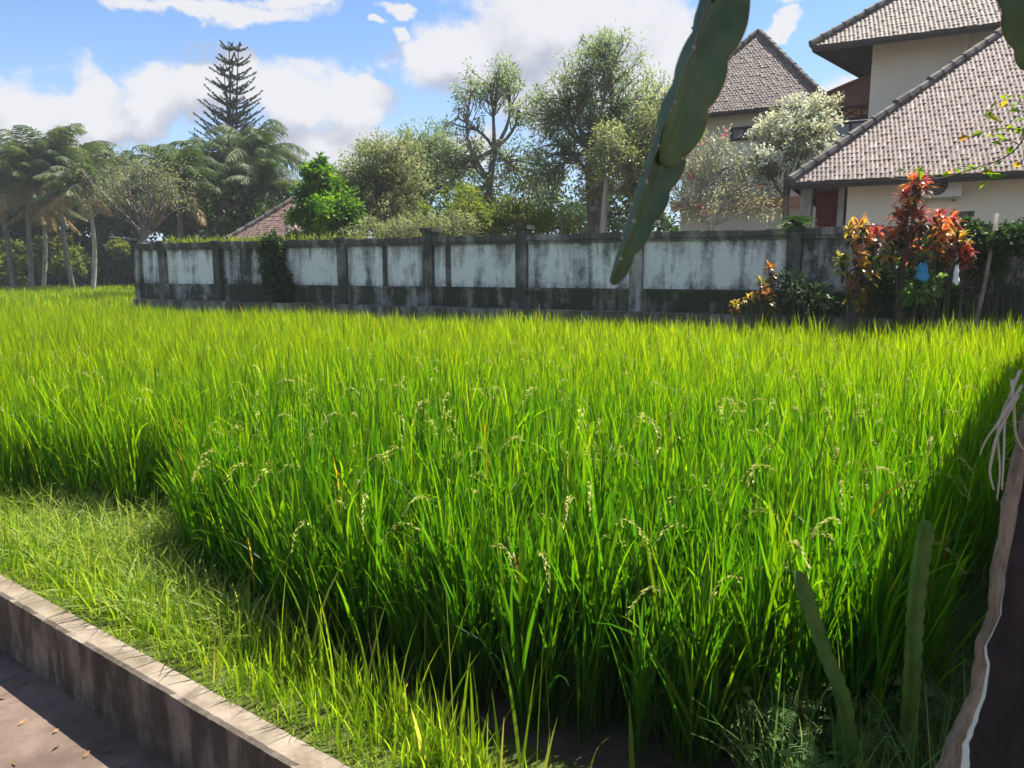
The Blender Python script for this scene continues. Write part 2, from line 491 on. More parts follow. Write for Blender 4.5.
# kerb concrete
m, nt, out = new_mat('kerb_concrete')
p = geopos(nt)
a = nt.noise(p, 5, 6, 0.65)
b = nt.noise(nt.stretch(p, (1.6, 1.6, 0.55)), 5, 6, 0.65)
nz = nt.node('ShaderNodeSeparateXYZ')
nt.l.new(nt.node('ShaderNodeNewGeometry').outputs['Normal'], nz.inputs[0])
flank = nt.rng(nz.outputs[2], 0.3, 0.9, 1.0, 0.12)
fine = nt.noise(p, 70, 4, 0.7)
c = nt.mix(nt.rng(a, 0.35, 0.65), (0.18, 0.140, 0.100), (0.32, 0.26, 0.20))
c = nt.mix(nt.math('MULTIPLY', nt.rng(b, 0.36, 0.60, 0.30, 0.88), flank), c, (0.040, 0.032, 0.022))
c = nt.mix(nt.rng(fine, 0.58, 0.75, 0, 0.5), c, (0.10, 0.09, 0.08))
principled(nt, out, c, 0.92, nt.bump(nt.math('ADD', a, fine), 0.5, 0.008), 0.2)
M['kerb'] = m
# path paving
m, nt, out = new_mat('path_paving')
p = geopos(nt)
a = nt.noise(p, 2.2, 6, 0.65)
fine = nt.noise(p, 45, 5, 0.75)
c = nt.mix(nt.rng(a, 0.35, 0.68), (0.095, 0.066, 0.052), (0.205, 0.145, 0.112))
c = nt.mix(nt.rng(fine, 0.55, 0.75, 0, 0.6), c, (0.09, 0.07, 0.065))
br = nt.node('ShaderNodeTexBrick')
mp = nt.node('ShaderNodeMapping')
nt.l.new(p, mp.inputs[0])
mp.inputs['Rotation'].default_value = (0, 0, R(35.5))
mp.inputs['Location'].default_value = (0.23, 0.11, 0)
nt.l.new(mp.outputs[0], br.inputs[0])
br.inputs['Scale'].default_value = 1.0
br.inputs['Brick Width'].default_value = 1.7
br.inputs['Row Height'].default_value = 1.05
br.inputs['Mortar Size'].default_value = 0.0035
br.offset = 0.5
joint = br.outputs['Fac']
c = nt.mix(joint, c, (0.04, 0.032, 0.03))
h = nt.math('SUBTRACT', nt.math('MULTIPLY', fine, 0.4), joint)
principled(nt, out, c, 0.9, nt.bump(h, 0.5, 0.008), 0.25)
M['path'] = m
# wet soil
m, nt, out = new_mat('wet_soil')
p = geopos(nt)
a = nt.noise(p, 3, 6, 0.65)
b = nt.noise(p, 30, 5, 0.7)
c = nt.mix(nt.rng(a, 0.35, 0.65), (0.045, 0.032, 0.020), (0.12, 0.082, 0.05))
c = nt.mix(nt.rng(b, 0.5, 0.7, 0, 0.4), c, (0.03, 0.022, 0.015))
principled(nt, out, c, nt.rng(a, 0.35, 0.55, 0.2, 0.8), nt.bump(b, 0.6, 0.03), 0.5)
M['soil'] = m
m, nt, out = new_mat('turf_soil')
p = geopos(nt)
a = nt.noise(p, 14, 6, 0.7)
c = nt.mix(nt.rng(a, 0.35, 0.65), (0.06, 0.075, 0.02), (0.11, 0.13, 0.03))
principled(nt, out, c, 0.95, nt.bump(a, 0.7, 0.03), 0.1)
M['turf'] = m

# ------------------------------------------------------------------ ground, path, verge
KD = unit(np.array((0.814, -0.581, 0.0)))           # along the kerb
KN = np.array((0.581, 0.814, 0.0))                  # from kerb into the field
KO = np.array((-1.56, 2.735, 0.0))                  # on the outer (path side) top edge
KW, KTOP, PATH_Z = 0.105, 0.10, -0.20
def kp(s, n, z):
    q = KO + KD * s + KN * n
    return (q[0], q[1], z)

mb = MB()
far = 600
xs = np.array((-far, -60, -20, -8, -3, 0, 3, 8, 20, 60, far))
ns = np.array((KW - 0.01, 0.5, 2, 6, 15, 40, 120, far))
v = [kp(s, n, 0) for n in ns for s in xs]
k = len(xs)
q = [(j * k + i, j * k + i + 1, (j + 1) * k + i + 1, (j + 1) * k + i) for j in range(len(ns) - 1) for i in range(k - 1)]
mb.add(v, q)
tag(mb.build('ground', M['soil']), 'wet brown field soil under the rice', 'ground', kind='structure')
mb = MB()
mb.add([kp(-far, -far, PATH_Z), kp(far, -far, PATH_Z), kp(far, 0.01, PATH_Z), kp(-far, 0.01, PATH_Z)], [(0, 1, 2, 3)])
tag(mb.build('path', M['path']), 'reddish brown paved path below the low kerb', 'path', kind='structure')

mb = MB()                                            # low concrete kerb, slightly worn edges
ss = np.arange(-6.0, 3.2, 0.025)
chip = np.zeros((len(ss), 6))
for k_ in rng.integers(0, len(ss), 46):
    chip[max(0, k_ - rng.integers(0, 2)):k_ + rng.integers(1, 4), rng.choice((1, 2, 2, 3, 4))] = rng.uniform(0.004, 0.012)
prof = [(0.0, PATH_Z - 0.02), (0.0, KTOP - 0.012), (0.012, KTOP), (KW - 0.012, KTOP), (KW, KTOP - 0.012), (KW, -0.05)]
v = []
for i_, s in enumerate(ss):
    jx, jz = rng.normal(0, 0.0007), rng.normal(0, 0.0006)
    for j_, (n, z) in enumerate(prof):
        n += chip[i_, j_] * (1 if j_ < 3 else -1)
        z -= chip[i_, j_]
        v.append(kp(s, n + jx + rng.normal(0, 0.0005), z + (jz + rng.normal(0, 0.0004) if z > 0 else 0)))
k = len(prof)
q = [(i * k + j, (i + 1) * k + j, (i + 1) * k + j + 1, i * k + j + 1) for i in range(len(ss) - 1) for j in range(k - 1)]
mb.add(v, q)
tag(mb.build('kerb_wall', M['kerb'], smooth=False), 'low stained concrete kerb wall between paved path and grass', 'kerb')

mb = MB()                                            # raised grassy verge behind the kerb
ss = np.arange(-9, 4, 0.15)
pr = [(KW, 0.085), (KW + 0.12, 0.088), (KW + 0.3, 0.07), (KW + 0.46, 0.03), (KW + 0.58, -0.012)]
v = [kp(s, n + (0.04 * math.sin(3.1 * s + n * 9) if n > KW else -0.004), z + (rng.normal(0, 0.012) if 0 < z != 0.085 else 0)) for s in ss for (n, z) in pr]
k = len(pr)
q = [(i * k + j, (i + 1) * k + j, (i + 1) * k + j + 1, i * k + j + 1) for i in range(len(ss) - 1) for j in range(k - 1)]
mb.add(v, q)
tag(mb.build('verge', M['turf'], smooth=True), 'narrow raised strip of turf behind the kerb', 'verge', kind='structure')

# ------------------------------------------------------------------ rice field
WA = unit(np.array((10.65, -5.5, 0.0)))              # boundary wall direction (to the right)
WB = np.array((-WA[1], WA[0], 0.0))                  # away from the camera
W0 = np.array((-8.6, 17.5, 0.0))
WLEN = 11.986
def wp(s, b, z=0.0):
    q = W0 + WA * s + WB * b
    return np.array((q[0], q[1], z))

def inside(P, poly):
    x, y = P[:, 0], P[:, 1]
    r = np.zeros(len(P), bool)
    n = len(poly)
    for i in range(n):
        (x0, y0), (x1, y1) = poly[i], poly[(i + 1) % n]
        c = ((y0 > y) != (y1 > y)) & (x < (x1 - x0) * (y - y0) / (y1 - y0 + 1e-12) + x0)
        r ^= c
    return r

RICE = [(-1.66, 3.70), (-1.24, 3.32), (-0.64, 2.82), (0, 2.42), (0.6, 2.20), (1.15, 2.18), (2.05, 3.15), (5.2, 7.25)]
for s in (17.6, 12, 6, -0.3):
    q_ = wp(s, -0.75)
    RICE.append((q_[0], q_[1]))
RICE += [(-11.5, 23), (-14, 42), (-44, 42), (-20, 18), (-7.5, 7.6), (-4.7, 5.55), (-3.4, 4.68), (-1.98, 4.42)]

def rice_sites(d0, d1, sp):
    g = np.mgrid[-45:20:sp, 0:40:sp].reshape(2, -1).T
    c, s_ = math.cos(R(-27)), math.sin(R(-27))
    P = np.stack((g[:, 0] * c - g[:, 1] * s_, g[:, 0] * s_ + g[:, 1] * c), 1)
    g2 = np.mgrid[-60:60:sp, -40:60:sp].reshape(2, -1).T
    P = np.stack((g2[:, 0] * c - g2[:, 1] * s_, g2[:, 0] * s_ + g2[:, 1] * c), 1)
    P = P + rng.normal(0, sp * 0.24, P.shape)
    d = np.hypot(P[:, 0], P[:, 1])
    P = P[(d >= d0) & (d < d1) & (P[:, 1] > 1) & (np.abs(P[:, 0]) < 0.95 * P[:, 1] + 1.2)]
    return P[inside(P, RICE)]

def rice_h(P):
    d = np.hypot(P[:, 0], P[:, 1])
    h = np.interp(d, (2, 4.2, 7, 12, 18, 40), (0.98, 0.99, 0.95, 0.94, 0.92, 0.85))
    e0 = (P - KO[:2]) @ KN[:2]                         # plants at the open edge stay shorter
    h = h * np.interp(e0, (0.30, 0.65, 1.3), (0.60, 0.82, 1.0))
    h = h + np.interp(P[:, 0], (2, 6), (0, 0.13))
    h = np.where(P[:, 0] < -2.1, np.minimum(h, 0.92), h)
    wob = 0.05 * np.sin(P[:, 0] * 1.7 + 0.6 * P[:, 1]) + 0.04 * np.sin(P[:, 1] * 2.3 - P[:, 0]) + 0.025 * rng.normal(0, 1, len(P))
    return h * (1 + wob * 0.8)

mb = MB()
up = np.array((0, 0, 1.0))
def add_rice(P, tillers, per, seg, width, stems=True, hm=1.0):
    nt_ = len(P) * tillers
    H = hm * np.repeat(rice_h(P), tillers) * np.clip(rng.normal(0.96, 0.05, nt_), 0.7, 1.10)
    C = np.repeat(P, tillers, 0)
    ang = rng.random(nt_) * 2 * math.pi
    rad = np.abs(rng.normal(0, 0.04, nt_))
    B = np.stack((C[:, 0] + rad * np.cos(ang), C[:, 1] + rad * np.sin(ang), np.zeros(nt_)), 1)
    a0 = ang + rng.normal(0, 0.6, nt_)
    ln = np.abs(rng.normal(0.07, 0.06, nt_))
    T0 = np.stack((np.cos(a0) * ln, np.sin(a0) * ln, np.ones(nt_)), 1)
    pr = lambda q: min(1, 0.5 + q * 2.4) * (1 - q ** 3) + 0.03
    if stems:
        strips(mb, B, T0, (0, 0, 1), H * 0.66, 0.006 * rng.uniform(0.7, 1.2, nt_), 0.0, 2, None, lambda q: 1.0 - 0.4 * q, rng.random(nt_) * 0.4)
    n = nt_ * per
    Hn, Bn, Tn, an = (np.repeat(x, per, 0) for x in (H, B, T0, a0))
    f = np.tile((np.arange(per) + 0.5) / per, nt_) * 0.60 + rng.uniform(-0.08, 0.08, n)
    f = np.clip(f, 0.02, 0.66)
    P0 = Bn + Tn * (Hn * f)[:, None]
    a2 = an + np.tile(np.arange(per) * 2.6, nt_) + rng.normal(0, 0.7, n)
    le = np.abs(rng.normal(0.17, 0.12, n))
    o = np.stack((np.cos(a2), np.sin(a2), np.zeros(n)), 1)
    T = Tn + o * le[:, None]
    L = np.minimum((1.03 * Hn - Hn * f) * rng.uniform(0.8, 1.08, n), rng.uniform(0.36, 0.62, n))
    bend = np.abs(rng.normal(0.13, 0.18, n)) + (rng.random(n) < 0.10) * rng.uniform(0.6, 1.8, n)
    side = np.stack((-np.sin(a2), np.cos(a2), np.zeros(n)), 1) + rng.normal(0, 0.5, (n, 3))
    dn = np.repeat(np.repeat(np.hypot(P[:, 0], P[:, 1]), tillers), per)
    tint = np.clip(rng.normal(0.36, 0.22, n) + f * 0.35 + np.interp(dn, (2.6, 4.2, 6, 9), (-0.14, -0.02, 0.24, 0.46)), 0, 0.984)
    tint = np.where(rng.random(n) < 0.004, rng.uniform(0.99, 1, n), tint)
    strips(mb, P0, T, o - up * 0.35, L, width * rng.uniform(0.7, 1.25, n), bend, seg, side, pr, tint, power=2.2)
s1, s2, s3, s4 = rice_sites(0, 4.6, 0.175), rice_sites(4.6, 8.5, 0.19), rice_sites(8.5, 19, 0.22), rice_sites(19, 60, 0.36)
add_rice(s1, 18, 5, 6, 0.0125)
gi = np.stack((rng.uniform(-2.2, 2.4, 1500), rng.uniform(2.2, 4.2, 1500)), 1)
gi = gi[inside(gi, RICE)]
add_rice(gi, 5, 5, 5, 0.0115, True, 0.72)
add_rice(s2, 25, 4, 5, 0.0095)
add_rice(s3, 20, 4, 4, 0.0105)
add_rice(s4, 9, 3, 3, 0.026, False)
field = mb.build('rice_field', M['rice'])
tag(field, 'dense field of upright bright green rice filling the middle of the picture', 'rice', kind='stuff')

mb = MB()                                            # flowering heads
def panicles(P, per, keep):
    C = np.repeat(P, per, 0)
    C = C[rng.random(len(C)) < keep]
    n = len(C)
    H = rice_h(C)
    ang = rng.random(n) * 2 * math.pi
    o = np.stack((np.cos(ang), np.sin(ang), np.zeros(n)), 1)
    base = np.stack((C[:, 0], C[:, 1], np.zeros(n)), 1) + o * 0.09 + up * (H * rng.uniform(0.66, 0.95, n))[:, None]
    L = rng.uniform(0.15, 0.25, n)
    for k in range(34):
        s = (k + 1) / 34
        drop = s ** 2
        c = base + o * (L * s * 0.62)[:, None] + up * (L * (0.8 * s - 1.0 * drop))[:, None]
        d = unit(o * (0.5 + s) + up * (0.6 - 1.9 * s) + rng.normal(0, 0.28, (n, 3)))
        leaves(mb, c + rng.normal(0, 0.0035, (n, 3)), d, 0.019, 0.0062, rng.random(n), 0)
panicles(s1, 2, 0.58)
panicles(s2, 1, 0.28)
o = mb.build('panicle', M['panicle'], field)
tag(o, kind='stuff')

# ------------------------------------------------------------------ grass on the verge and in the notch
def scatter_kerb(n, s0, s1, n0, n1):
    s, t = rng.uniform(s0, s1, n), rng.uniform(n0, n1, n)
    q = KO + KD * s[:, None] + KN * t[:, None]
    lim = np.interp(s, (-1.0, 0.3, 0.8, 1.4), (0.70, 0.56, 0.44, 0.36))
    t = np.where(t > lim, KW + (t - KW) * (lim - KW) / (n1 - KW), t)
    q = KO + KD * s[:, None] + KN * t[:, None]
    z = np.interp(t, (KW, KW + 0.12, KW + 0.3, KW + 0.46, KW + 0.58, 2), (0.085, 0.088, 0.07, 0.03, 0, 0))
    q[:, 2] = z
    return q
def grass(mb, P, h, w, bend, seg=4, lean=0.25):
    n = len(P)
    a = rng.random(n) * 2 * math.pi
    o = np.stack((np.cos(a), np.sin(a), np.zeros(n)), 1)
    T = up + o * np.abs(rng.normal(0, lean, n))[:, None]
    L = h * np.minimum(rng.lognormal(0, 0.3, n), 1.7)
    side = np.stack((-np.sin(a), np.cos(a), np.zeros(n)), 1) + rng.normal(0, 0.5, (n, 3))
    strips(mb, P, T, o - up * 0.5, L, w * rng.uniform(0.7, 1.3, n), np.abs(rng.normal(bend, bend * 0.6, n)), seg, side)
mb = MB()
grass(mb, scatter_kerb(15000, -4.5, 2.2, KW - 0.005, KW + 0.52), 0.055, 0.0038, 0.8, 3, 0.5)
grass(mb, scatter_kerb(2300, -4.5, 1.6, KW + 0.03, KW + 0.42), 0.16, 0.0085, 0.35, 5, 0.18)
grass(mb, scatter_kerb(50, 0.4, 1.8, KW + 0.12, KW + 0.45), 0.34, 0.012, 0.3, 6, 0.16)
gx = scatter_kerb(500, 0.3, 2.6, KW + 0.3, KW + 0.75)
gx[:, 2] = 0
grass(mb, gx[::2], 0.09, 0.010, 0.9, 4, 0.6)
grass(mb, gx[1::3], 0.20, 0.011, 0.3, 5, 0.25)
for (u, v, hh, w) in ((520, 765, 0.34, 0.017), (632, 775, 0.26, 0.017), (425, 768, 0.24, 0.018), (590, 772, 0.2, 0.014), (545, 775, 0.2, 0.012), (478, 780, 0.18, 0.014), (395, 745, 0.24, 0.018)):
    p0 = at(u, v, 2.12 if u > 300 else 2.6)[None]
    grass(mb, p0, hh, w, 0.3, 7, 0.22)
tag(mb.build('verge_grass', M['grass']), 'bright green grass growing along the inner edge of the kerb', 'grass', kind='stuff')

mb = MB()
NOTCH = [(-1.75, 3.7), (-1.25, 3.2), (-0.9, 2.9), (-1.2, 2.75), (-2.6, 3.75), (-5.2, 5.6), (-5.0, 5.4), (-3.3, 4.8), (-2.0, 4.55)]
g = np.stack((rng.uniform(-5.2, -0.9, 70000), rng.uniform(2.7, 5.6, 70000)), 1)
g = g[inside(g, NOTCH)]
P = np.column_stack((g, np.zeros(len(g))))
# grass grows in tussocks
tus = P[rng.integers(0, len(P), 330)]
ti = tus[rng.integers(0, len(tus), 14000)]
pick = ti + np.column_stack((rng.normal(0, 0.06, (14000, 2)), np.zeros(14000)))
pick = pick[inside(pick[:, :2], NOTCH)]
grass(mb, pick, 0.22, 0.011, 1.5, 5, 0.6)
grass(mb, P[rng.integers(0, len(P), 9000)], 0.10, 0.006, 0.9, 3, 0.6)
M['pale_grass'] = leaf_mat('pale_grass', [(0, (0.13, 0.21, 0.03)), (0.6, (0.22, 0.30, 0.045)), (1, (0.36, 0.38, 0.12))], 0.5, 1.9, 0.45, trtint=(1, 1, 0.5))
tag(mb.build('corner_grass', M['pale_grass']), 'pale tangled grass filling the notch left of the tall rice corner', 'grass', kind='stuff')

# shaded weeds along the right edge
mb = MB()
SIDE = [(1.12, 2.45), (0.72, 2.3), (0.75, 1.75), (1.5, 1.6), (3.0, 3.2), (5.6, 7.0), (5.3, 7.6), (1.85, 3.25)]
g = np.stack((rng.uniform(0.5, 6, 60000), rng.uniform(1.4, 8, 60000)), 1)
g = g[inside(g, SIDE)]
g = g[rng.random(len(g)) < np.clip(3.5 / np.hypot(g[:, 0], g[:, 1]) ** 1.3, 0, 1)]
P = np.column_stack((g, np.zeros(len(g))))
grass(mb, P[:7000], 0.30, 0.006, 0.5, 5, 0.3)
def feathery(mb, P, h):
    for p in P:
        hh = h * rng.uniform(0.6, 1.2)
        a = rng.random() * 6.28
        top = p + np.array((math.cos(a) * 0.15 * hh, math.sin(a) * 0.15 * hh, hh))
        mb.tube(np.linspace(p, top, 4), (0.003, 0.0025, 0.002, 0.001), 4, False)
        for k in range(9):
            s = rng.uniform(0.25, 1)
            c = p + (top - p) * s
            b = rng.random() * 6.28
            o = np.array((math.cos(b), math.sin(b), rng.uniform(-0.1, 0.5)))
            L = 0.17 * rng.uniform(0.6, 1.2) * hh / 0.4
            t = np.linspace(0.12, 1, 9)
            mid = c + o * (t * L)[:, None] - up * (0.25 * L * t ** 2)[:, None]
            sd = unit(np.cross(o, up))
            for sg in (-1, 1):
                D = unit(sd * sg + o * 0.6)
                strips(mb, mid, np.repeat(D[None], 9, 0), -up, L * 0.34 * (1.05 - t * 0.8) * rng.uniform(0.6, 1.3, 9), 0.0035, 0.4, 2, np.cross(D, up)[None] * 0.2 + o[None])
near = P[(P[:, 0] < 3) & (P[:, 1] < 4.2)]
feathery(mb, near[rng.integers(0, len(near), 260)], 0.34)
grass(mb, near[rng.integers(0, len(near), 1500)], 0.34, 0.007, 0.4, 5, 0.3)
def broad(mb, P, h, L=0.06, num=14):
    for p in P:
        hh = h * rng.uniform(0.6, 1.2)
        a = rng.random() * 6.28
        top = p + np.array((math.cos(a) * 0.3 * hh, math.sin(a) * 0.3 * hh, hh))
        mb.tube(np.linspace(p, top, 4), (0.003, 0.0025, 0.002, 0.001), 4, False)
        s = rng.uniform(0.2, 1, num)
        c = p + (top - p) * s[:, None]
        b = rng.random(num) * 6.28
        D = np.stack((np.cos(b), np.sin(b), rng.uniform(-0.1, 0.5, num)), 1)
        leaves(mb, c + D * 0.02, D, L * rng.uniform(0.6, 1.3, num), L * 0.55, None, 0.2)
broad(mb, np.array([at(u, v, y) for (u, v, y) in ((770, 760, 2.0), (785, 770, 1.95), (830, 760, 2.0), (850, 700, 2.3), (835, 690, 2.4), (800, 780, 1.9), (870, 720, 2.15))]) * np.array((1, 1, 0)), 0.34, 0.055)
broad(mb, np.array([(0.98, 2.45, 0), (1.1, 2.5, 0)]), 0.62, 0.085, 5)
broad(mb, near[rng.integers(0, len(near), 70)], 0.30, 0.045, 9)
tag(mb.build('side_weeds', M['weed']), 'feathery and broad leaved weeds in the shade beside the dark post', 'weeds', kind='stuff')

# ------------------------------------------------------------------ boundary wall
POST_T = [0.0, 0.07, 0.2148, 0.363, 0.499, 0.665, 0.8237, 0.993, 1.189, 1.36, 1.52, 1.68]
Z_PL, Z_PAN, Z_TOP = 1.31, 2.05, 2.20
wall = thing('boundary_wall', 'long grey stained garden wall with dark pillars behind the rice', 'wall', wp(0, 0))
def wbox(mb, s0, s1, b0, b1, z0, z1):
    mb.hexa([wp(s0, b0, z0), wp(s1, b0, z0), wp(s1, b1, z0), wp(s0, b1, z0), wp(s0, b0, z1), wp(s1, b0, z1), wp(s1, b1, z1), wp(s0, b1, z1)])
S = [t * WLEN for t in POST_T]
for i in range(len(S) - 1):
    s0, s1 = S[i] + 0.11, S[i + 1] - 0.11
    dirty = i in (2, 8, 9, 10)
    mb = MB()
    wbox(mb, s0, s1, 0.02, 0.14, Z_PL - 0.01, Z_PAN + 0.01)
    mb.build('panel', M['panel_dirty'] if dirty else M['panel'], wall)
    mb = MB()
    e0, e1 = S[i] + (0.14 if i else 0.11), S[i + 1] - 0.14
    wbox(mb, S[i] + 0.09, S[i + 1] - 0.09, -0.035, 0.17, -0.05, Z_PL)
    wbox(mb, S[i] + 0.09, S[i + 1] - 0.09, -0.055, 0.165, Z_PL - 0.05, Z_PL + 0.003)
    mb.build('plinth', M['plinth_pale'] if i in (0, 1, 4) else M['plinth'], wall)
    mb = MB()
    n = 7
    for k in range(n):                                # coping in uneven weathered lengths
        x0, x1 = S[i] + 0.09 + (S[i + 1] - S[i] - 0.18) * k / n, S[i] + 0.09 + (S[i + 1] - S[i] - 0.18) * (k + 1) / n
        dz = rng.normal(0, 0.008)
        wbox(mb, x0 + 0.002, x1 - 0.002, -0.05 + rng.normal(0, 0.004), 0.19, Z_PAN + 0.055, Z_TOP + dz)
    wbox(mb, S[i] + 0.1, S[i + 1] - 0.1, -0.02, 0.16, Z_PAN, Z_PAN + 0.06)
    mb.build('coping', M['coping'], wall)
    if i in (4, 5):                                   # thin pilaster inside the bay
        mb = MB()
        sm = s0 + (s1 - s0) * (0.50 if i == 4 else 0.18)
        wbox(mb, sm - 0.05, sm + 0.05, 0.004, 0.1, Z_PL + 0.004, Z_PAN - 0.004)
        mb.build('pilaster', M['pillar'], wall)
for i, s in enumerate(S):
    tall = 0.16 if i in (5, 6, 9) else 0.03
    mb = MB()
    wbox(mb, s - 0.1, s + 0.1, -0.06, 0.2, -0.05, Z_TOP + tall - 0.07)
    wbox(mb, s - 0.13, s + 0.13, -0.085, 0.225, Z_TOP + tall - 0.067, Z_TOP + tall)
    pm = M['plinth_pale'] if i in (0, 7) else M['pillar']
    mb.build('pillar', pm, wall)
mb = MB()                                             # return leg at the left end
def rbox(mb, b0, b1, s0, s1, z0, z1):
    wbox(mb, s0, s1, b0, b1, z0, z1)
rbox(mb, 0.205, 7.0, -0.09, 0.09, -0.05, Z_TOP - 0.1)
rbox(mb, 0.23, 7.0, -0.12, 0.12, Z_TOP - 0.097, Z_TOP)
mb.build('return_leg', M['panel_dirty'], wall)
mb = MB()                                             # concrete drip ledge along the foot
wbox(mb, S[0] + 0.25, S[-1], -0.40, -0.07, -0.05, 0.96)
mb.build('footing', M['coping'], wall)

# thin air volume added to approximate lens glare over the far trees
m, nt, out = new_mat('glare_veil')
vol = nt.node('ShaderNodeVolumePrincipled')
vol.inputs['Color'].default_value = (0.93, 0.96, 1.0, 1)
vol.inputs['Density'].default_value = GLARE_VEIL
vol.inputs['Anisotropy'].default_value = 0.2
nt.l.new(vol.outputs[0], out.inputs[1])
mb = MB()
mb.box((-75, -25, -1.4), (75, 72, 17))
tag(mb.build('veil', m), 'thin pale haze added over the field to approximate lens glare', 'veil', kind='stuff')

# ------------------------------------------------------------------ plants: generic tree
def blob_px(u, v, ru, rv, Y):
    c = at(u, v, Y)
    s = Y / FPX
    return c, np.array((ru * s, ru * s * 0.9, rv * s))

def curve_pts(a, b, n=6, wob=0.06, sag=0.0):
    a, b = np.asarray(a, float), np.asarray(b, float)
    t = np.linspace(0, 1, n)[:, None]
    L = np.linalg.norm(b - a)
    p = a + (b - a) * t
    off = rng.normal(0, wob * L, 3) * np.array((1, 1, 0.4))
    p = p + np.sin(t * math.pi) * off + np.array((0, 0, -sag * L)) * (4 * t * (1 - t))
    return p

def tree(name, label, cat, u, Y, fork, blobs, leaf, clumps, per, L, Wd, bark='bark', r=0.12, group=None, clump_r=0.26, droop=0.2, flat=1.0, ntwig=1.0, blossoms=None, base_z=0.0):
    b0 = at(u, 273, Y)
    b0[2] = base_z
    root = thing(name, label, cat, b0, group)
    tk, cr = MB(), MB()
    fk = at(*fork, Y)
    pts = curve_pts(b0, fk, 7, 0.03)
    tk.tube(pts, np.linspace(r * 1.25, r * 0.75, 7), 9)
    blos = MB() if blossoms else None
    tot = sum(b[2] * b[3] for b in blobs)
    for b in blobs:
        c, rad = blob_px(*b[:4], Y + (b[4] if len(b) > 4 else rng.normal(0, 0.25)))
        start = pts[-1] if rng.random() < 0.6 else pts[-2]
        limb = curve_pts(start, c, 7, 0.07)
        lr = r * 0.55
        tk.tube(limb, np.linspace(lr, lr * 0.35, 7), 7, False)
        nc = max(3, int(clumps * b[2] * b[3] / tot))
        d = unit(rng.normal(size=(nc, 3)))
        rr = rng.random(nc) ** 0.42
        cc = c + d * rr[:, None] * rad
        for q in cc:
            if rng.random() < ntwig:
                src = limb[rng.integers(3, 7)]
                tw = curve_pts(src, q, 5, 0.08)
                tk.tube(tw, np.linspace(lr * 0.32, 0.008, 5), 5, False)
        cs = clump_r * np.mean(rad) * rng.uniform(0.6, 1.3, nc)
        n = nc * per
        ci = np.repeat(np.arange(nc), per)
        off = rng.normal(0, 0.55, (n, 3)) * cs[ci][:, None] * np.array((1, 1, flat))
        P = cc[ci] + off
        D = unit(off / np.maximum(cs[ci][:, None], 0.01) + rng.normal(0, 0.6, (n, 3)) + d[ci] * 0.4) - up * droop
        tint = np.clip(rng.random(nc)[ci] * 0.55 + rng.random(n) * 0.5, 0, 1)
        leaves(cr, P, D, L * rng.uniform(0.6, 1.3, n), Wd * rng.uniform(0.7, 1.2, n), tint)
        if blossoms:
            nb = int(blossoms[1] * b[2] * b[3] / tot)
            dn_ = unit(rng.normal(size=(nb, 3)) + up * 0.7 - np.array((0, 0.6, 0)))
            sel = c + dn_ * rad * rng.uniform(0.95, 1.2, nb)[:, None]
            m_ = blossoms[2]
            ci = np.repeat(np.arange(nb), m_)
            leaves(blos, sel[ci] + rng.normal(0, 0.045, (nb * m_, 3)), rng.normal(0, 1, (nb * m_, 3)) + up * 0.5, blossoms[3], blossoms[3] * 0.75)
    tk.build('trunk', M[bark], root, True)
    cr.build('crown', M[leaf], root)
    if blossoms:
        blos.build('blossom', M[blossoms[0]], root)
    return root

def palm(name, label, u, vb, uh, vh, Y, nf, FL, leaf='palm', r=0.11, droop=1.0, group=None, leafw=0.05, leafl=0.55, up0=1.0, dead=3, bark='bark'):
    b0 = at(u, 273, Y)
    b0[2] = 0
    h = at(uh, vh, Y)
    root = thing(name, label, 'palm', b0, group)
    tk, cr = MB(), MB()
    pts = curve_pts(b0, h, 9, 0.03)
    tk.tube(pts, np.linspace(r * 1.2, r * 0.8, 9), 9)
    for i in range(nf):
        a = i * 2.399 + rng.normal(0, 0.2)
        e = (1.45 - 1.95 * (i / nf)) * up0 + rng.normal(0, 0.16)      # young fronds upright, old ones hang
        o = np.array((math.cos(a), math.sin(a), 0))
        T = o * math.cos(e) + up * math.sin(e)
        L = FL * rng.uniform(0.8, 1.1)
        n = 16
        cur = h.copy()
        mids, tang = [cur.copy()], []
        for k in range(n):
            s = (k + 0.5) / n
            t = unit(T + (o * 0.35 - up) * droop * 1.25 * s ** 1.9)
            cur = cur + t * L / n
            mids.append(cur.copy())
            tang.append(t)
        tang.append(tang[-1])
        mids, tang = np.array(mids), np.array(tang)
        tk.tube(mids, np.linspace(0.028, 0.006, n + 1), 5, False)
        m = 46
        s = np.linspace(0.10, 1, m)
        ii = s * n
        k0 = np.minimum(ii.astype(int), n - 1)
        c = mids[k0] + (mids[k0 + 1] - mids[k0]) * (ii - k0)[:, None]
        t = tang[k0]
        sd = unit(np.cross(t, up) + 1e-6)
        is_dead = i >= nf - dead
        tint = 1.0 if is_dead else rng.random() * 0.7
        for sg in (-1, 1):
            D = sd * sg + t * 0.8 - up * 0.25 + rng.normal(0, 0.16, (m, 3))
            ll = leafl * np.sin(np.clip(s * 2.9 + 0.25, 0, math.pi)) ** 0.6 * rng.uniform(0.8, 1.1, m) + 0.06
            strips(cr, c, D, -up, ll, leafw, 1.7 if not is_dead else 2.6, 3, t, None, np.clip(tint + rng.normal(0, 0.06, m), 0, 1))
    tk.build('trunk', M[bark], root, True)
    cr.build('crown', M[leaf], root)
    return root

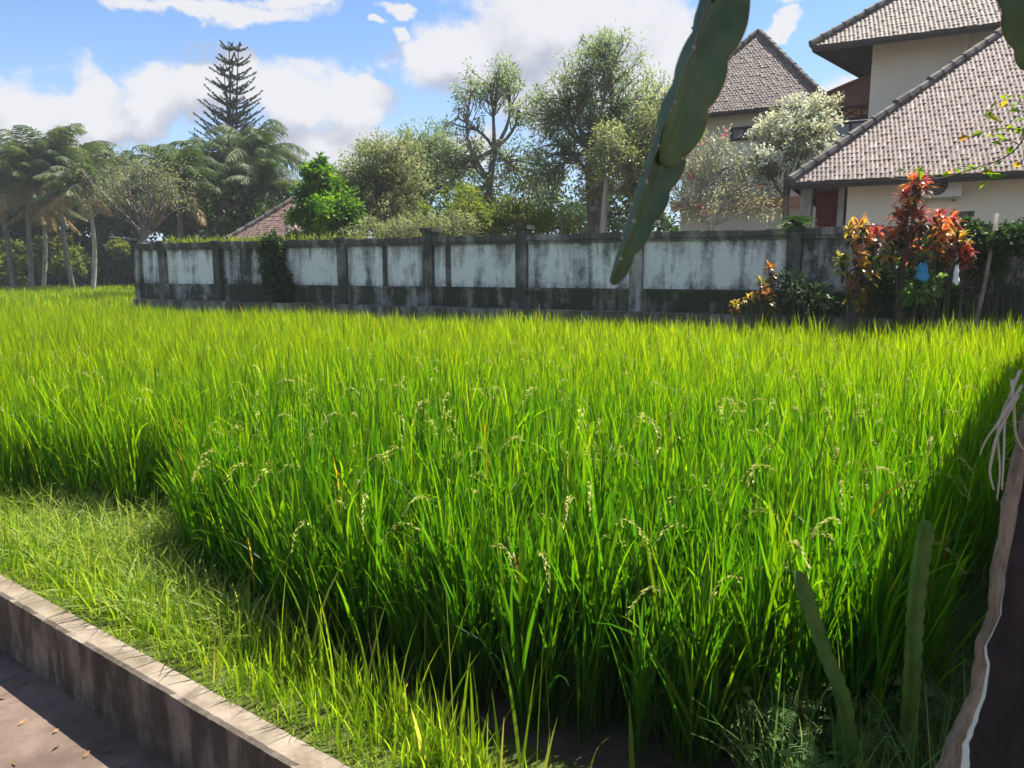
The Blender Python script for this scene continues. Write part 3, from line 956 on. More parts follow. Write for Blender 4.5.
# coconut palms on the far left
G_PALM = 'tall palms at the far left edge of the field'
palm('coconut_palm', 'tall thick crowned palm standing nearest the left edge of the field', 30, 285, 27, 184, 38, 40, 3.1, group=G_PALM, dead=7, leafl=0.8, leafw=0.06)
palm('coconut_palm', 'tall palm whose crown rises highest among the far left palms', 74, 285, 60, 172, 39, 40, 3.1, group=G_PALM, dead=7, leafl=0.8, leafw=0.06)
palm('coconut_palm', 'slim pale trunked palm beside the dark thicket left of the wall end', 89, 285, 86, 186, 36, 34, 2.4, group=G_PALM, dead=6, leafl=0.65, r=0.10, bark='palebark')
palm('coconut_palm', 'palm half cut off by the left picture edge', 12, 285, -4, 178, 40, 36, 3.0, group=G_PALM, dead=6, leafl=0.75)
palm('coconut_palm', 'short distant palm head peeping above the thicket beside the bare tree', 112, 285, 113, 172, 47, 26, 2.2, group=G_PALM)
palm('coconut_palm', 'leaning palm with bare pale stem between the two tall palms', 40, 285, 44, 205, 41, 28, 2.4, group=G_PALM, dead=5, bark='palebark')

# feathery palms round the pine
G_FAN = 'feathery palms crowded below the pine'
palm('feather_palm', 'feathery palm with an arching frond left of the pine', 184, 240, 180, 184, 29, 32, 2.2, group=G_FAN, dead=4, leafl=0.62, droop=1.15)
palm('feather_palm', 'dark feathery palm directly under the pine trunk', 212, 240, 204, 178, 31, 34, 2.1, group=G_FAN, dead=5, leafl=0.65, droop=1.2, leaf='palm')
palm('feather_palm', 'tallest feathery palm with hanging fronds right of the pine', 248, 240, 256, 160, 32, 36, 2.5, group=G_FAN, dead=6, leafl=0.75, droop=1.5, leafw=0.045)
palm('feather_palm', 'low feathery palm just above the small tiled roof', 262, 240, 264, 190, 30, 28, 1.9, group=G_FAN, dead=4, leafl=0.5, droop=1.2)

# pine with several leaders
Yp = 40
base = at(234, 273, Yp); base[2] = 0
root = thing('pine_tree', 'tall dark tiered pine with two thin leaders above the palms', 'tree', base)
tk, cr = MB(), MB()
trunk_top = at(233, 150, Yp)
tk.tube(curve_pts(base, trunk_top, 7, 0.005), np.linspace(0.28, 0.16, 7), 9)
def pine_leader(u, vtop, r0, vstart, whorl, width_px):
    top = at(u, vtop, Yp)
    st = at(u + (233 - u) * 0.6, vstart, Yp)
    tk.tube(np.linspace(st, top, 8), np.linspace(r0, 0.02, 8), 7)
    vs = np.arange(vtop + 7, vstart, whorl)
    for v in vs:
        f = (v - vtop) / (vstart - vtop)
        q = at(u, v, Yp)
        q[0] = st[0] + (top[0] - st[0]) * (1 - f)
        nb = 5
        ph = rng.random() * 6.28
        for k in range(nb):
            a = ph + k * 2 * math.pi / nb + rng.normal(0, 0.15)
            L = (0.35 + (f ** 0.8) * width_px * Yp / FPX) * rng.uniform(0.85, 1.1)
            o = np.array((math.cos(a), math.sin(a), 0))
            n = 9
            t = np.linspace(0, 1, n)
            path = q + o * (t * L)[:, None] + up * (L * (0.30 * t + 0.22 * t ** 2))[:, None]
            tk.tube(path, np.linspace(0.03, 0.01, n), 4, False)
            m = int(110 * L) + 20
            s = rng.random(m)
            c = path[0] + o * (s * L)[:, None] + up * (L * (0.30 * s + 0.22 * s ** 2))[:, None]
            D = rng.normal(0, 1, (m, 3)) * np.array((0.6, 0.6, 0.9)) + o * 0.8 + up * 0.5
            leaves(cr, c, D, 0.115 * (1.1 - s * 0.4), 0.05, None, -0.1)
pine_leader(229, 43, 0.07, 150, 14, 29)
pine_leader(238.5, 44, 0.07, 150, 14.5, 30)
pine_leader(223.5, 64, 0.045, 140, 17, 15)
pine_leader(233, 96, 0.16, 205, 13, 54)
tk.build('trunk', M['darkbark'], root, True)
cr.build('crown', M['pine'], root)

# bare twiggy tree at the end of the wall
Yb = 25
b0 = at(142, 273, Yb); b0[2] = 0
root = thing('bare_tree', 'pale leafless twiggy tree behind the left end of the wall', 'tree', b0)
tk, cr = MB(), MB()
fk = at(143, 240, Yb)
tk.tube(np.linspace(b0, fk, 4), (0.2, 0.17, 0.16, 0.15), 9)
def grow(p, d, L, r, depth):
    q = p + d * L
    pts = curve_pts(p, q, 5, 0.05)
    tk.tube(pts, np.linspace(r, r * 0.62, 5), 6 if depth > 1 else 4, False)
    if depth == 0:
        n = 9
        leaves(cr, q + rng.normal(0, 0.12, (n, 3)), rng.normal(0, 1, (n, 3)), 0.08, 0.03)
        return
    for k in range(3 if depth > 1 else 4):
        nd = unit(d + rng.normal(0, 0.36, 3) + up * 0.06)
        grow(pts[-1] if k < 2 else pts[3], nd, L * rng.uniform(0.55, 0.85), r * 0.6, depth - 1)
for (u, v) in ((100, 178), (118, 170), (138, 165), (156, 170), (172, 178), (185, 195), (108, 200), (163, 190), (130, 185), (150, 195)):
    q = at(u, v, Yb + rng.normal(0, 0.4))
    d = q - fk
    L = np.linalg.norm(d)
    grow(fk + rng.normal(0, 0.03, 3), unit(d), L * 0.46, 0.045, 3)
q = at(108, 237, Yb)
tk.tube(curve_pts(fk, q, 6, 0.05), np.linspace(0.05, 0.015, 6), 5, False)
tk.build('trunk', M['bark'], root, True)
cr.build('crown', M['olive'], root)

# trees behind the wall, left to right
G_TR = 'trees standing behind the boundary wall'
tree('leafy_shrub', 'bright green large leaved bush beside the small tiled roof', 'bush', 318, 19.5, (318, 232),
     [(322, 190, 20, 22), (312, 212, 22, 20), (336, 215, 26, 22), (316, 170, 12, 14), (348, 228, 18, 14), (306, 228, 18, 14)], 'bright', 170, 80, 0.13, 0.06, 'bark', 0.07, G_TR)
tree('round_tree', 'round greyish olive tree with forked trunk right of the bright bush', 'tree', 394, 21, (392, 236),
     [(372, 172, 42, 36), (392, 158, 34, 28), (348, 185, 28, 28), (400, 190, 30, 26), (370, 205, 34, 20)], 'olive', 330, 46, 0.11, 0.036, 'bark', 0.13, G_TR, 0.2)
tree('round_tree', 'dark olive tree leaning behind the round one, its crown top level with it', 'tree', 405, 23, (425, 205),
     [(425, 150, 30, 26), (445, 165, 26, 26), (415, 185, 24, 22)], 'grey_leaf', 190, 55, 0.12, 0.045, 'bark', 0.12, G_TR, 0.22)
tree('tall_tree', 'tall thin tree with a small lacy top crown above the others', 'tree', 495, 19, (494, 150),
     [(490, 84, 34, 20), (472, 92, 22, 14), (508, 80, 20, 14), (458, 118, 24, 12), (520, 112, 20, 14), (470, 150, 32, 18), (510, 165, 36, 24), (450, 168, 30, 22), (480, 190, 36, 18), (535, 185, 34, 24)], 'grey_leaf', 270, 30, 0.11, 0.036, 'bark', 0.10, G_TR, 0.22)
tree('broad_tree', 'largest airy grey green tree with several trunks left of the hanging cactus', 'tree', 586, 18, (588, 150),
     [(585, 72, 34, 28), (612, 62, 34, 26), (570, 100, 32, 28), (620, 105, 40, 34), (595, 130, 44, 30), (560, 145, 32, 30), (640, 140, 34, 34), (610, 165, 40, 24), (548, 175, 30, 24), (655, 100, 28, 28), (550, 110, 24, 26), (665, 145, 24, 30), (600, 48, 26, 16)], 'grey_leaf', 560, 36, 0.115, 0.030, 'bark', 0.11, G_TR, 0.2)
tree('second_tree', 'slender grey trunked tree rising straight behind the hanging cactus tip', 'tree', 606, 16.5, (608, 165),
     [(615, 150, 34, 26), (640, 175, 34, 28), (670, 130, 30, 40), (600, 185, 22, 14)], 'olive', 190, 45, 0.115, 0.036, 'palebark', 0.075, G_TR, 0.22)
tree('yellow_bush', 'yellowish bush low behind the wall under the tall thin tree', 'bush', 470, 17, (470, 236),
     [(450, 218, 34, 16), (485, 215, 36, 18), (520, 218, 30, 18), (550, 222, 28, 14), (465, 200, 22, 14)], 'yellowgreen', 220, 40, 0.10, 0.04, 'bark', 0.05, G_TR, 0.22)
tree('pale_shrub', 'low pale grey shrub just above the wall left of the tall pillar', 'bush', 425, 16, (430, 238),
     [(420, 228, 28, 12), (452, 226, 28, 14), (395, 232, 20, 10), (365, 230, 22, 12)], 'olive', 120, 40, 0.07, 0.025, 'bark', 0.04, G_TR, 0.25)
tree('frangipani_tree', 'half bare spreading frangipani with pink flowers in front of the pale house', 'tree', 708, 14.3, (712, 225),
     [(690, 168, 26, 22), (715, 158, 28, 24), (680, 195, 22, 18), (735, 195, 24, 20), (748, 170, 20, 16), (700, 205, 34, 14), (762, 205, 22, 16)], 'silver', 190, 13, 0.10, 0.028, 'palebark', 0.065, G_TR, 0.34, blossoms=('pink', 9, 9, 0.055))
tree('flowering_tree', 'white flowering tree before the roof gap between the two houses', 'tree', 785, 14, (787, 165),
     [(795, 122, 24, 20), (820, 108, 18, 12), (775, 140, 24, 20), (802, 145, 26, 22), (765, 168, 22, 20), (825, 128, 14, 14)], 'silver', 200, 19, 0.10, 0.03, 'bark', 0.07, G_TR, 0.28, blossoms=('blossom', 120, 20, 0.06))

# a far-off thicket that reads as one mass
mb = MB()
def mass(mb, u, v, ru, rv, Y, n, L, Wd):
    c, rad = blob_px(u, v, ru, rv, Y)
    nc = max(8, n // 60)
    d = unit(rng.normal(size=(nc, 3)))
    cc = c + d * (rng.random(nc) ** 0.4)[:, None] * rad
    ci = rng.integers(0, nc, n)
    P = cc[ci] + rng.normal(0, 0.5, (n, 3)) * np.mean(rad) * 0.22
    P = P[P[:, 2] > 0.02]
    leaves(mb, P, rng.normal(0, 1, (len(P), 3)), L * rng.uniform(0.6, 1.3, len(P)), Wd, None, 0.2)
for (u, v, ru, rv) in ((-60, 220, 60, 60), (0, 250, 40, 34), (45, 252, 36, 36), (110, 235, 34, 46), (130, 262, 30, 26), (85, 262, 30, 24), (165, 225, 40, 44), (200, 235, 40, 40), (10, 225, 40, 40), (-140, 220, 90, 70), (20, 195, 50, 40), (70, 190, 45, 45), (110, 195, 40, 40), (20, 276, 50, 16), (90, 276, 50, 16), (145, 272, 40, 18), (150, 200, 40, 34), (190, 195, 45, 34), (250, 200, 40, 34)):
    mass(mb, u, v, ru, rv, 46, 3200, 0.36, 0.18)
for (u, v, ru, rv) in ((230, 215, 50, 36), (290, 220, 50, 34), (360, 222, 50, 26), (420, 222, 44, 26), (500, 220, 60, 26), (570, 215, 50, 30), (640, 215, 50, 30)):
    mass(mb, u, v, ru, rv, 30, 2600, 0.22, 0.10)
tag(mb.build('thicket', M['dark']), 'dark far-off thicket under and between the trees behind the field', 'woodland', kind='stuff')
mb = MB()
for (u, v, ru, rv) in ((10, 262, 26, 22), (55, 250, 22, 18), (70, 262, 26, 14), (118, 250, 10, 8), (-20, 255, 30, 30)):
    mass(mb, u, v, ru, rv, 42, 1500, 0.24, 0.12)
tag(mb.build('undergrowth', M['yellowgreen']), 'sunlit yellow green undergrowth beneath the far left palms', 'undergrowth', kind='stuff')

# ------------------------------------------------------------------ roofs and houses
class Frame:
    def __init__(s, o, B=None):
        s.o = np.asarray(o, float)
        s.B = WB if B is None else unit(np.asarray(B, float))
    def p(s, a, b, z):
        q = s.o + WA * a + s.B * b
        return np.array((q[0], q[1], z))
    def box(s, mb, a0, a1, b0, b1, z0, z1):
        mb.hexa([s.p(a0, b0, z0), s.p(a1, b0, z0), s.p(a1, b1, z0), s.p(a0, b1, z0), s.p(a0, b0, z1), s.p(a1, b0, z1), s.p(a1, b1, z1), s.p(a0, b1, z1)])
    def hit(s, u, v, b):                             # (along, height) where the line of sight meets the plane b metres behind the eave
        d = ray(u, v)
        o = np.array((0, 0, CAM_H)) - s.o
        t = (b * (s.B @ WB) - o @ WB) / (d @ WB)
        q = o + d * t
        return float(q @ WA - b * (s.B @ WA)), float(q[2] + s.o[2])

def tiles(mb, p00, p10, q0, q1, w=0.09, ex=0.105, lift=0.021):
    """courses of small tiles on the slope p00-p10 (eave) to q0-q1 (ridge)"""
    p00, p10, q0, q1 = (np.asarray(x, float) for x in (p00, p10, q0, q1))
    A = unit(p10 - p00)
    hd = (q0 - p00) - A * ((q0 - p00) @ A)
    Ls = np.linalg.norm(hd)
    U = hd / Ls
    N = np.cross(A, U)
    if N[2] < 0: N = -N
    xl0, xr0 = 0.0, (p10 - p00) @ A
    xl1, xr1 = (q0 - p00) @ A, (q1 - p00) @ A
    rows = int(Ls / ex)
    for r in range(rows + 1):
        d = r * ex
        f = min(d / Ls, 1)
        xl, xr = xl0 + (xl1 - xl0) * f, xr0 + (xr1 - xr0) * f
        x = np.arange(xl - (r % 2) * w * 0.5, xr, w)
        x = x[(x > xl - w * 0.6) & (x < xr - w * 0.3)]
        n = len(x)
        if not n: continue
        jit = rng.normal(0, 0.006, n)
        lf = lift * rng.uniform(0.6, 1.3, n)
        x1 = x + w * 0.94
        xm = (x + x1) / 2
        dd = d + jit - 0.02
        de = np.minimum(d + ex * 1.15, Ls)
        def P(xx, ss, hh):
            return p00 + A * np.asarray(xx)[:, None] + U * (np.zeros(n) + ss)[:, None] + N * (np.zeros(n) + hh)[:, None]
        v = np.stack((P(x, dd, lf - 0.008), P(xm, dd - 0.012, lf + 0.006), P(x1, dd, lf - 0.008),
                      P(x, de, 0.008), P(xm, de, 0.016), P(x1, de, 0.008),
                      P(x, dd, lf - 0.022), P(xm, dd - 0.012, lf - 0.012), P(x1, dd, lf - 0.022)), 1)
        base = (np.arange(n) * 9)[:, None, None]
        fq = np.array(((0, 1, 4, 3), (1, 2, 5, 4), (6, 7, 1, 0), (7, 8, 2, 1)))[None]
        uv = np.zeros((n, 9, 2))
        uv[..., 0] = rng.random(n)[:, None]
        mb.add(v.reshape(-1, 3), (base + fq).reshape(-1, 4), uv.reshape(-1, 2))

def slab(mb, pts, off):
    mb.prism(pts, off)

def hip_roof(F, parent, a0, a1, b0, b1, ze, zr, tile, w=0.09, ex=0.105, front=True, ridge_len=None):
    k = (b1 - b0) / 2
    am0, am1 = a0 + k, a1 - k
    if ridge_len is not None:
        am0 = (a0 + a1) / 2 - ridge_len / 2
        am1 = am0 + ridge_len
    bm = b0 + k
    c = [F.p(a0, b0, ze), F.p(a1, b0, ze), F.p(a1, b1, ze), F.p(a0, b1, ze)]
    r0, r1 = F.p(am0, bm, zr), F.p(am1, bm, zr)
    mb = MB()
    tiles(mb, c[0], c[1], r0, r1, w, ex)
    tiles(mb, c[3], c[0], r0, r0, w, ex)
    tiles(mb, c[1], c[2], r1, r1, w, ex)
    roof = mb.build('roof', M[tile], parent)
    dz = np.array((0, 0, -0.05))
    mb = MB()
    for f in ((c[0], c[1], r1, r0), (c[2], c[3], r0, r1)):
        slab(mb, [x + dz * 0.2 for x in f], dz)
    for f in ((c[3], c[0], r0), (c[1], c[2], r1)):
        slab(mb, [x + dz * 0.2 for x in f], dz)
    mb.build('soffit', M['soffit'], roof)
    mb = MB()                                         # fascia under the eave
    t = 0.07
    F.box(mb, a0 + 0.02, a1 - 0.02, b0 + 0.02, b0 + 0.05, ze - 0.12, ze - 0.013)
    F.box(mb, a0 + 0.02, a0 + 0.05, b0 + 0.055, b1 - 0.02, ze - 0.12, ze - 0.013)
    F.box(mb, a1 - 0.05, a1 - 0.02, b0 + 0.055, b1 - 0.02, ze - 0.12, ze - 0.013)
    mb.build('fascia', M['wood'], roof)
    mb = MB()                                         # ridge caps, one short barrel after another
    for (x, y) in ((c[0], r0), (c[1], r1), (r0, r1), (c[3], r0), (c[2], r1)):
        L = np.linalg.norm(y - x)
        n = max(1, int(L / 0.27))
        for i in range(n):
            f0, f1 = i / n, (i + 1.12) / n
            lift = np.array((0, 0, 0.035 + rng.normal(0, 0.006)))
            mb.tube([x + (y - x) * f0 + lift, x + (y - x) * min(f1, 1.0) + lift], (0.085, 0.068), 8)
    mb.build('ridge_cap', M['ridge'], roof)
    return roof

def framed_window(F, parent, a0, a1, b, z0, z1, glass='glass', frame='wood', mull=1, name='window'):
    mb = MB()
    t = 0.055
    F.box(mb, a0 - t, a0, b - 0.07, b - 0.003, z0 - t, z1 + t)
    F.box(mb, a1, a1 + t, b - 0.07, b - 0.003, z0 - t, z1 + t)
    F.box(mb, a0 + 0.002, a1 - 0.002, b - 0.068, b - 0.003, z1, z1 + t)
    F.box(mb, a0 + 0.002, a1 - 0.002, b - 0.068, b - 0.003, z0 - t, z0)
    for i in range(mull):
        x = a0 + (a1 - a0) * (i + 1) / (mull + 1)
        F.box(mb, x - 0.022, x + 0.022, b - 0.06, b - 0.003, z0 + 0.002, z1 - 0.002)
    w = mb.build(name, M[frame], parent)
    mb = MB()
    F.box(mb, a0 + 0.003, a1 - 0.003, b - 0.03, b - 0.006, z0 + 0.003, z1 - 0.003)
    mb.build('pane', M[glass], w)
    return w

# right-hand villa: low wing in front, tall wing behind
E1 = at(790, 182, 13.0)
ze1 = E1[2]
F1 = Frame((E1[0], E1[1], 0))
villa = thing('villa', 'two storey cream villa with stepped grey tiled roofs at the right', 'house', F1.p(3, 2, 0))
zr1 = at(995, 30, 14.35)[2]
hip_roof(F1, villa, 0, 7.2, 0, 6.3, ze1, zr1, 'tile', 0.068, 0.12)
mb = MB()
F1.box(mb, 0.85, 7.0, 0.80, 5.6, -0.05, ze1 + 0.5)
mb.build('wall', M['cream'], villa)
a_l, _ = F1.hit(808, 200, 0.95)
mb = MB()
F1.box(mb, a_l - 0.1, a_l + 0.08, 0.7, 1.0, -0.05, ze1 + 0.05)
mb.build('pillar', M['grey_trim'], villa)
mb = MB()
F1.box(mb, a_l + 0.09, 0.84, 1.45, 1.6, -0.05, ze1 + 0.3)
mb.build('recess_wall', M['pinkwall'], villa)
mb = MB()
F1.box(mb, a_l + 0.10, 0.70, 1.38, 1.445, 2.35, ze1 - 0.05)
mb.build('curtain', M['curtain'], villa)
mb = MB()
F1.box(mb, 0.70, 0.80, 0.82, 1.2, -0.05, ze1 + 0.1)
mb.build('door_frame', M['grey_trim'], villa)

E2 = at(811, 46, 16.5)
ze2 = E2[2]
F2 = Frame((E2[0], E2[1], 0), (0.674, 0.739, 0))
hip_roof(F2, villa, 0, 9.0, 0, 7.0, ze2, ze2 + 3.1, 'shingle', 0.08, 0.11)
mb = MB()
F2.box(mb, 0.9, 8.2, 0.9, 6.2, -0.05, ze2 + 0.55)
mb.build('wall', M['cream2'], villa)
mb = MB()
ax, zx = F2.hit(968, 30, 0.86)
F2.box(mb, ax - 0.03, ax + 0.03, 0.84, 0.895, 3, ze2 + 0.4)
mb.build('downpipe', M['cream'], villa)

# covered balcony between the houses
a0, zb = F2.hit(816, 125, 2.4)
bal = MB()
al, _ = F2.hit(820, 110, 2.4)
ar = 1.6
ztop = F2.hit(862, 71, 2.4)[1]
zspring = F2.hit(816, 98, 2.4)[1]
n = 12
v, q = [], []
L = (ar + 0.3 - al) * 1.0
for i in range(n + 1):
    t = i / n
    a = al - 0.1 + (ar - al + 0.3) * t
    z = zspring + (ztop - zspring) * math.sin(min(1, t * 1.25) * math.pi / 2)
    v += [F2.p(a, 2.3, z), F2.p(a, 4.6, z), F2.p(a, 4.6, z - 0.05), F2.p(a, 2.3, z - 0.05)]
for i in range(n):
    for j in range(4):
        q.append((i * 4 + j, i * 4 + (j + 1) % 4, i * 4 + 4 + (j + 1) % 4, i * 4 + 4 + j))
bal.add(v, q)
zl1 = F2.hit(840, 107, 2.4)[1]
zl0 = F2.hit(840, 121, 2.4)[1]
front = [F2.p(al - 0.05, 2.36, zl1)] + [F2.p(al - 0.05 + (ar - al) * t, 2.36, zspring + (ztop - zspring) * math.sin(min(1, t * 1.25) * math.pi / 2) - 0.06) for t in np.linspace(0, 1, 9)] + [F2.p(ar, 2.36, zl1)]
bal.prism(front, WB * 0.05)
bal.build('balcony_roof', M['barrel'], villa)
mb = MB()
F2.box(mb, al, ar, 2.37, 2.43, zl1 - 0.05, zl1 - 0.002)
F2.box(mb, al, ar, 2.37, 2.43, zl0, zl0 + 0.05)
nx = 5
for i in range(nx):
    x0, x1 = al + (ar - al) * i / nx, al + (ar - al) * (i + 1) / nx
    F2.box(mb, x0, x0 + 0.03, 2.375, 2.425, zl0 + 0.052, zl1 - 0.052)
    for (p_, q_) in ((zl0 + 0.05, zl1 - 0.05), (zl1 - 0.05, zl0 + 0.05)):
        mb.tube([F2.p(x0 + 0.03, 2.40, p_), F2.p(x1, 2.40, q_)], 0.014, 5)
mb.build('lattice', M['wood'], villa)
mb = MB()
F2.box(mb, al + 0.002, ar - 0.002, 2.46, 2.5, zl0 + 0.003, zl1 - 0.003)
mb.build('lattice_panel', M['lattice'], villa)
zw0 = F2.hit(840, 160, 2.4)[1]
framed_window(F2, villa, al + 0.05, ar - 0.3, 2.5, zw0, zl0 - 0.07, 'paleglass', 'wood', 2, 'balcony_window')
mb = MB()
F2.box(mb, al - 0.05, ar, 2.52, 4.5, -0.05, zl0 - 0.004)
mb.build('balcony_wall', M['cream2'], villa)

# air conditioner on the low wing
s0, z0 = F1.hit(921, 198, 0.5)
s1, z1 = F1.hit(963, 173, 0.5)
ac = thing('air_conditioner', 'white outdoor air conditioner unit on the villa wall under the eave', 'air conditioner', F1.p((s0 + s1) / 2, 0.5, z0))
mb = MB()
F1.box(mb, s0, s1, 0.42, 0.74, z0, z1)
mb.build('casing', M['white_paint'], ac)
cz, ca, rr = (z0 + z1) / 2, s0 + (s1 - s0) * 0.37, (z1 - z0) * 0.42
mb = MB()
pc = F1.p(ca, 0.418, cz)
mb.tube([pc, pc - WB * 0.012], (rr, rr), 24)
gr = mb.build('fan_grille', M['black'], ac)
mb = MB()
for rad in (0.25, 0.5, 0.75, 1.0):
    a = np.linspace(0, 2 * math.pi, 25)
    mb.tube([F1.p(ca + rr * rad * math.cos(x), 0.40, cz + rr * rad * math.sin(x)) for x in a], 0.006, 4, False)
for x in np.arange(0, math.pi, math.pi / 6):
    mb.tube([F1.p(ca + rr * math.cos(x), 0.397, cz + rr * math.sin(x)), F1.p(ca - rr * math.cos(x), 0.397, cz - rr * math.sin(x))], 0.004, 4)
mb.build('guard', M['grey_trim'], gr)
mb = MB()
for x in (0.15, 0.85):
    a_ = s0 + (s1 - s0) * x
    F1.box(mb, a_ - 0.02, a_ + 0.02, 0.44, 0.798, z0 - 0.05, z0 - 0.003)
mb.build('bracket', M['grey_trim'], ac)

# house behind, left
E3 = at(660, 117, 20.6)
ze3 = E3[2]
F3 = Frame((E3[0], E3[1], 0))
house = thing('pyramid_roof_house', 'cream house with steep pyramid shingle roof behind the hanging cactus', 'house', F3.p(2.15, 2.15, 0))
hip_roof(F3, house, 0, 4.1, 0, 4.1, ze3, at(752, 33, 21.48)[2], 'shingle', 0.08, 0.10, ridge_len=0.05)
mb = MB()
F3.box(mb, 0.5, 3.9, 0.5, 3.8, -0.05, ze3 + 0.35)
mb.build('wall', M['cream2'], house)
x0, y0 = F3.hit(733, 139, 0.5)
x1, y1 = F3.hit(757, 128, 0.5)
framed_window(F3, house, x0, x1, 0.5, y0, y1)
zbm = F3.hit(740, 203, 0.4)[1]
mb = MB()
F3.box(mb, 0.3, 4.2, 0.22, 0.49, zbm - 0.14, zbm + 0.1)
mb.build('beam', M['lattice'], house)
x0, y0 = F3.hit(700, 198, 0.5)
x1, y1 = F3.hit(775, 165, 0.5)
framed_window(F3, house, x0, x1, 0.5, y0, y1, 'paleglass', 'grey_trim', 3)

# small tiled roof behind the wall on the left
E4 = at(228, 240, 21)
F4 = Frame((E4[0], E4[1], 0))
pav = thing('garden_pavilion', 'small hut with reddish tiled roof showing over the wall', 'hut', F4.p(1.5, 1.2, 0))
zt = at(289, 199, 21.4)[2]
hip_roof(F4, pav, 0, 2.2, 0, 3.0, E4[2], zt, 'redtile', 0.09, 0.11, ridge_len=0.1)
mb = MB()
F4.box(mb, 0.4, 1.8, 0.5, 2.6, -0.05, E4[2] + 0.2)
mb.build('wall', M['cream2'], pav)

# stone lantern glimpsed between the trunks
p0 = at(601, 230, 17.3)
lan = thing('stone_lantern', 'dark stepped stone lantern between the trunks behind the wall', 'lantern', (p0[0], p0[1], 0))
def lathe(mb, c, prof, n=8, rot=0.0):
    a = np.arange(n) * 2 * math.pi / n + rot
    v = [(c[0] + r * math.cos(x), c[1] + r * math.sin(x), z) for (r, z) in prof for x in a]
    k = len(prof)
    q = [(i * n + j, i * n + (j + 1) % n, (i + 1) * n + (j + 1) % n, (i + 1) * n + j) for i in range(k - 1) for j in range(n)]
    mb.add(v, q)
zb = lambda v: at(601, v, 17.3)[2]
mb = MB(); lathe(mb, p0, [(0.001, 0), (0.28, 0), (0.28, 0.3), (0.14, 0.35), (0.14, zb(212)), (0.26, zb(211)), (0.26, zb(207)), (0.001, zb(207))], 8); mb.build('pedestal', M['coping'], lan)
mb = MB(); lathe(mb, p0, [(0.001, zb(206.8)), (0.17, zb(206.8)), (0.17, zb(192)), (0.001, zb(192))], 4, 0.4); mb.build('lamp_box', M['coping'], lan)
mb = MB(); lathe(mb, p0, [(0.001, zb(191.8)), (0.40, zb(191.8)), (0.36, zb(188)), (0.16, zb(180)), (0.10, zb(176)), (0.22, zb(175)), (0.06, zb(166)), (0.001, zb(165))], 8); mb.build('lantern_roof', M['coping'], lan)

# ------------------------------------------------------------------ plants in front of and on the wall
def spot(u, b, z=0.0):                                # point on a line b metres in front of the wall at column u
    d = ray(u, 273)
    o = -(W0 - WB * b)
    t = (-(o @ WB)) / (d @ WB)
    q = d * t
    return np.array((q[0], q[1], z))

def croton(label, stems, low='croton_low', top='croton_top', LL=0.17, u0=900, b=0.8, nroot=None, mix=0.5, name='croton'):
    """stems: (u, v of rosette, radius px, number of rosettes down the stem)"""
    base = spot(u0, b)
    root = thing(name, label, 'shrub', base, 'colourful crotons in front of the wall')
    st, lo, hi = MB(), MB(), MB()
    for (u, v, rp, k) in stems:
        Y = base[1] + rng.normal(0, 0.12)
        c = at(u, v, Y)
        r = rp * Y / FPX
        st.tube(curve_pts(base + rng.normal(0, 0.05, 3) * (1, 1, 0), c, 6, 0.03), np.linspace(0.018, 0.008, 6), 5, False)
        for j in range(k):
            cc = c - up * (r * 0.75 * j) + rng.normal(0, r * 0.18, 3) * (1, 1, 0.3)
            n = 40
            a = rng.random(n) * 6.28
            e = rng.uniform(-0.25, 1.35, n) - 0.35 * (j > 0)
            D = np.stack((np.cos(a) * np.cos(e), np.sin(a) * np.cos(e), np.sin(e)), 1)
            P = cc + D * r * 0.12
            L = r * rng.uniform(0.6, 1.15, n)
            yng = (rng.random(n) < (0.9 if j == 0 else mix * 0.55))
            side = np.cross(D, up)
            ros = rng.random() ** 1.4
            pr = lambda q: math.sin(min(1, q * 0.9 + 0.1) * math.pi) ** 0.75 + 0.02
            for sel, m_ in ((yng, hi), (~yng, lo)):
                if sel.any():
                    tint = np.clip(rng.random(sel.sum()) * 0.35 + ros * 0.72, 0, 1)
                    strips(m_, P[sel], D[sel], -up, L[sel], L[sel] * rng.uniform(0.2, 0.3, sel.sum()), rng.uniform(0.5, 2.0, sel.sum()), 5, side[sel], pr, tint)
    st.build('stem', M['darkbark'], root)
    lo.build('old_leaves', M[low], root)
    hi.build('young_leaves', M[top], root)
    return root
croton('tallest croton with red and orange leaf tufts under the air conditioner',
       [(914, 184, 16, 3), (908, 198, 14, 2), (922, 181, 13, 2), (904, 218, 15, 3), (921, 216, 15, 2), (892, 236, 13, 3), (912, 242, 15, 2)], u0=910, b=0.9)
croton('rounded croton with orange and yellow leaf tips left of the leaning stick',
       [(940, 216, 14, 2), (951, 226, 15, 2), (963, 240, 15, 2), (946, 244, 15, 2), (966, 256, 12, 2), (936, 234, 14, 2)], u0=942, b=0.75, mix=0.8)
croton('croton with a flat orange top behind the yellow leaved one',
       [(850, 230, 13, 2), (862, 227, 13, 2), (874, 233, 12, 2), (866, 243, 12, 2)], u0=866, b=0.7)
croton('yellow leaved croton at the rice edge, lowest of the large ones',
       [(846, 262, 14, 2), (857, 257, 15, 2), (864, 272, 14, 2), (853, 286, 14, 2), (864, 296, 12, 2)], top='croton_yellow', u0=856, b=1.0, mix=0.9)
croton('small thin croton with yellow orange leaves left of the others, beside the wall',
       [(772, 270, 9, 3), (760, 283, 9, 3), (748, 298, 9, 2), (736, 306, 8, 2), (768, 296, 9, 3), (765, 310, 9, 2)], top='croton_yellow', u0=764, b=0.6, mix=0.9)

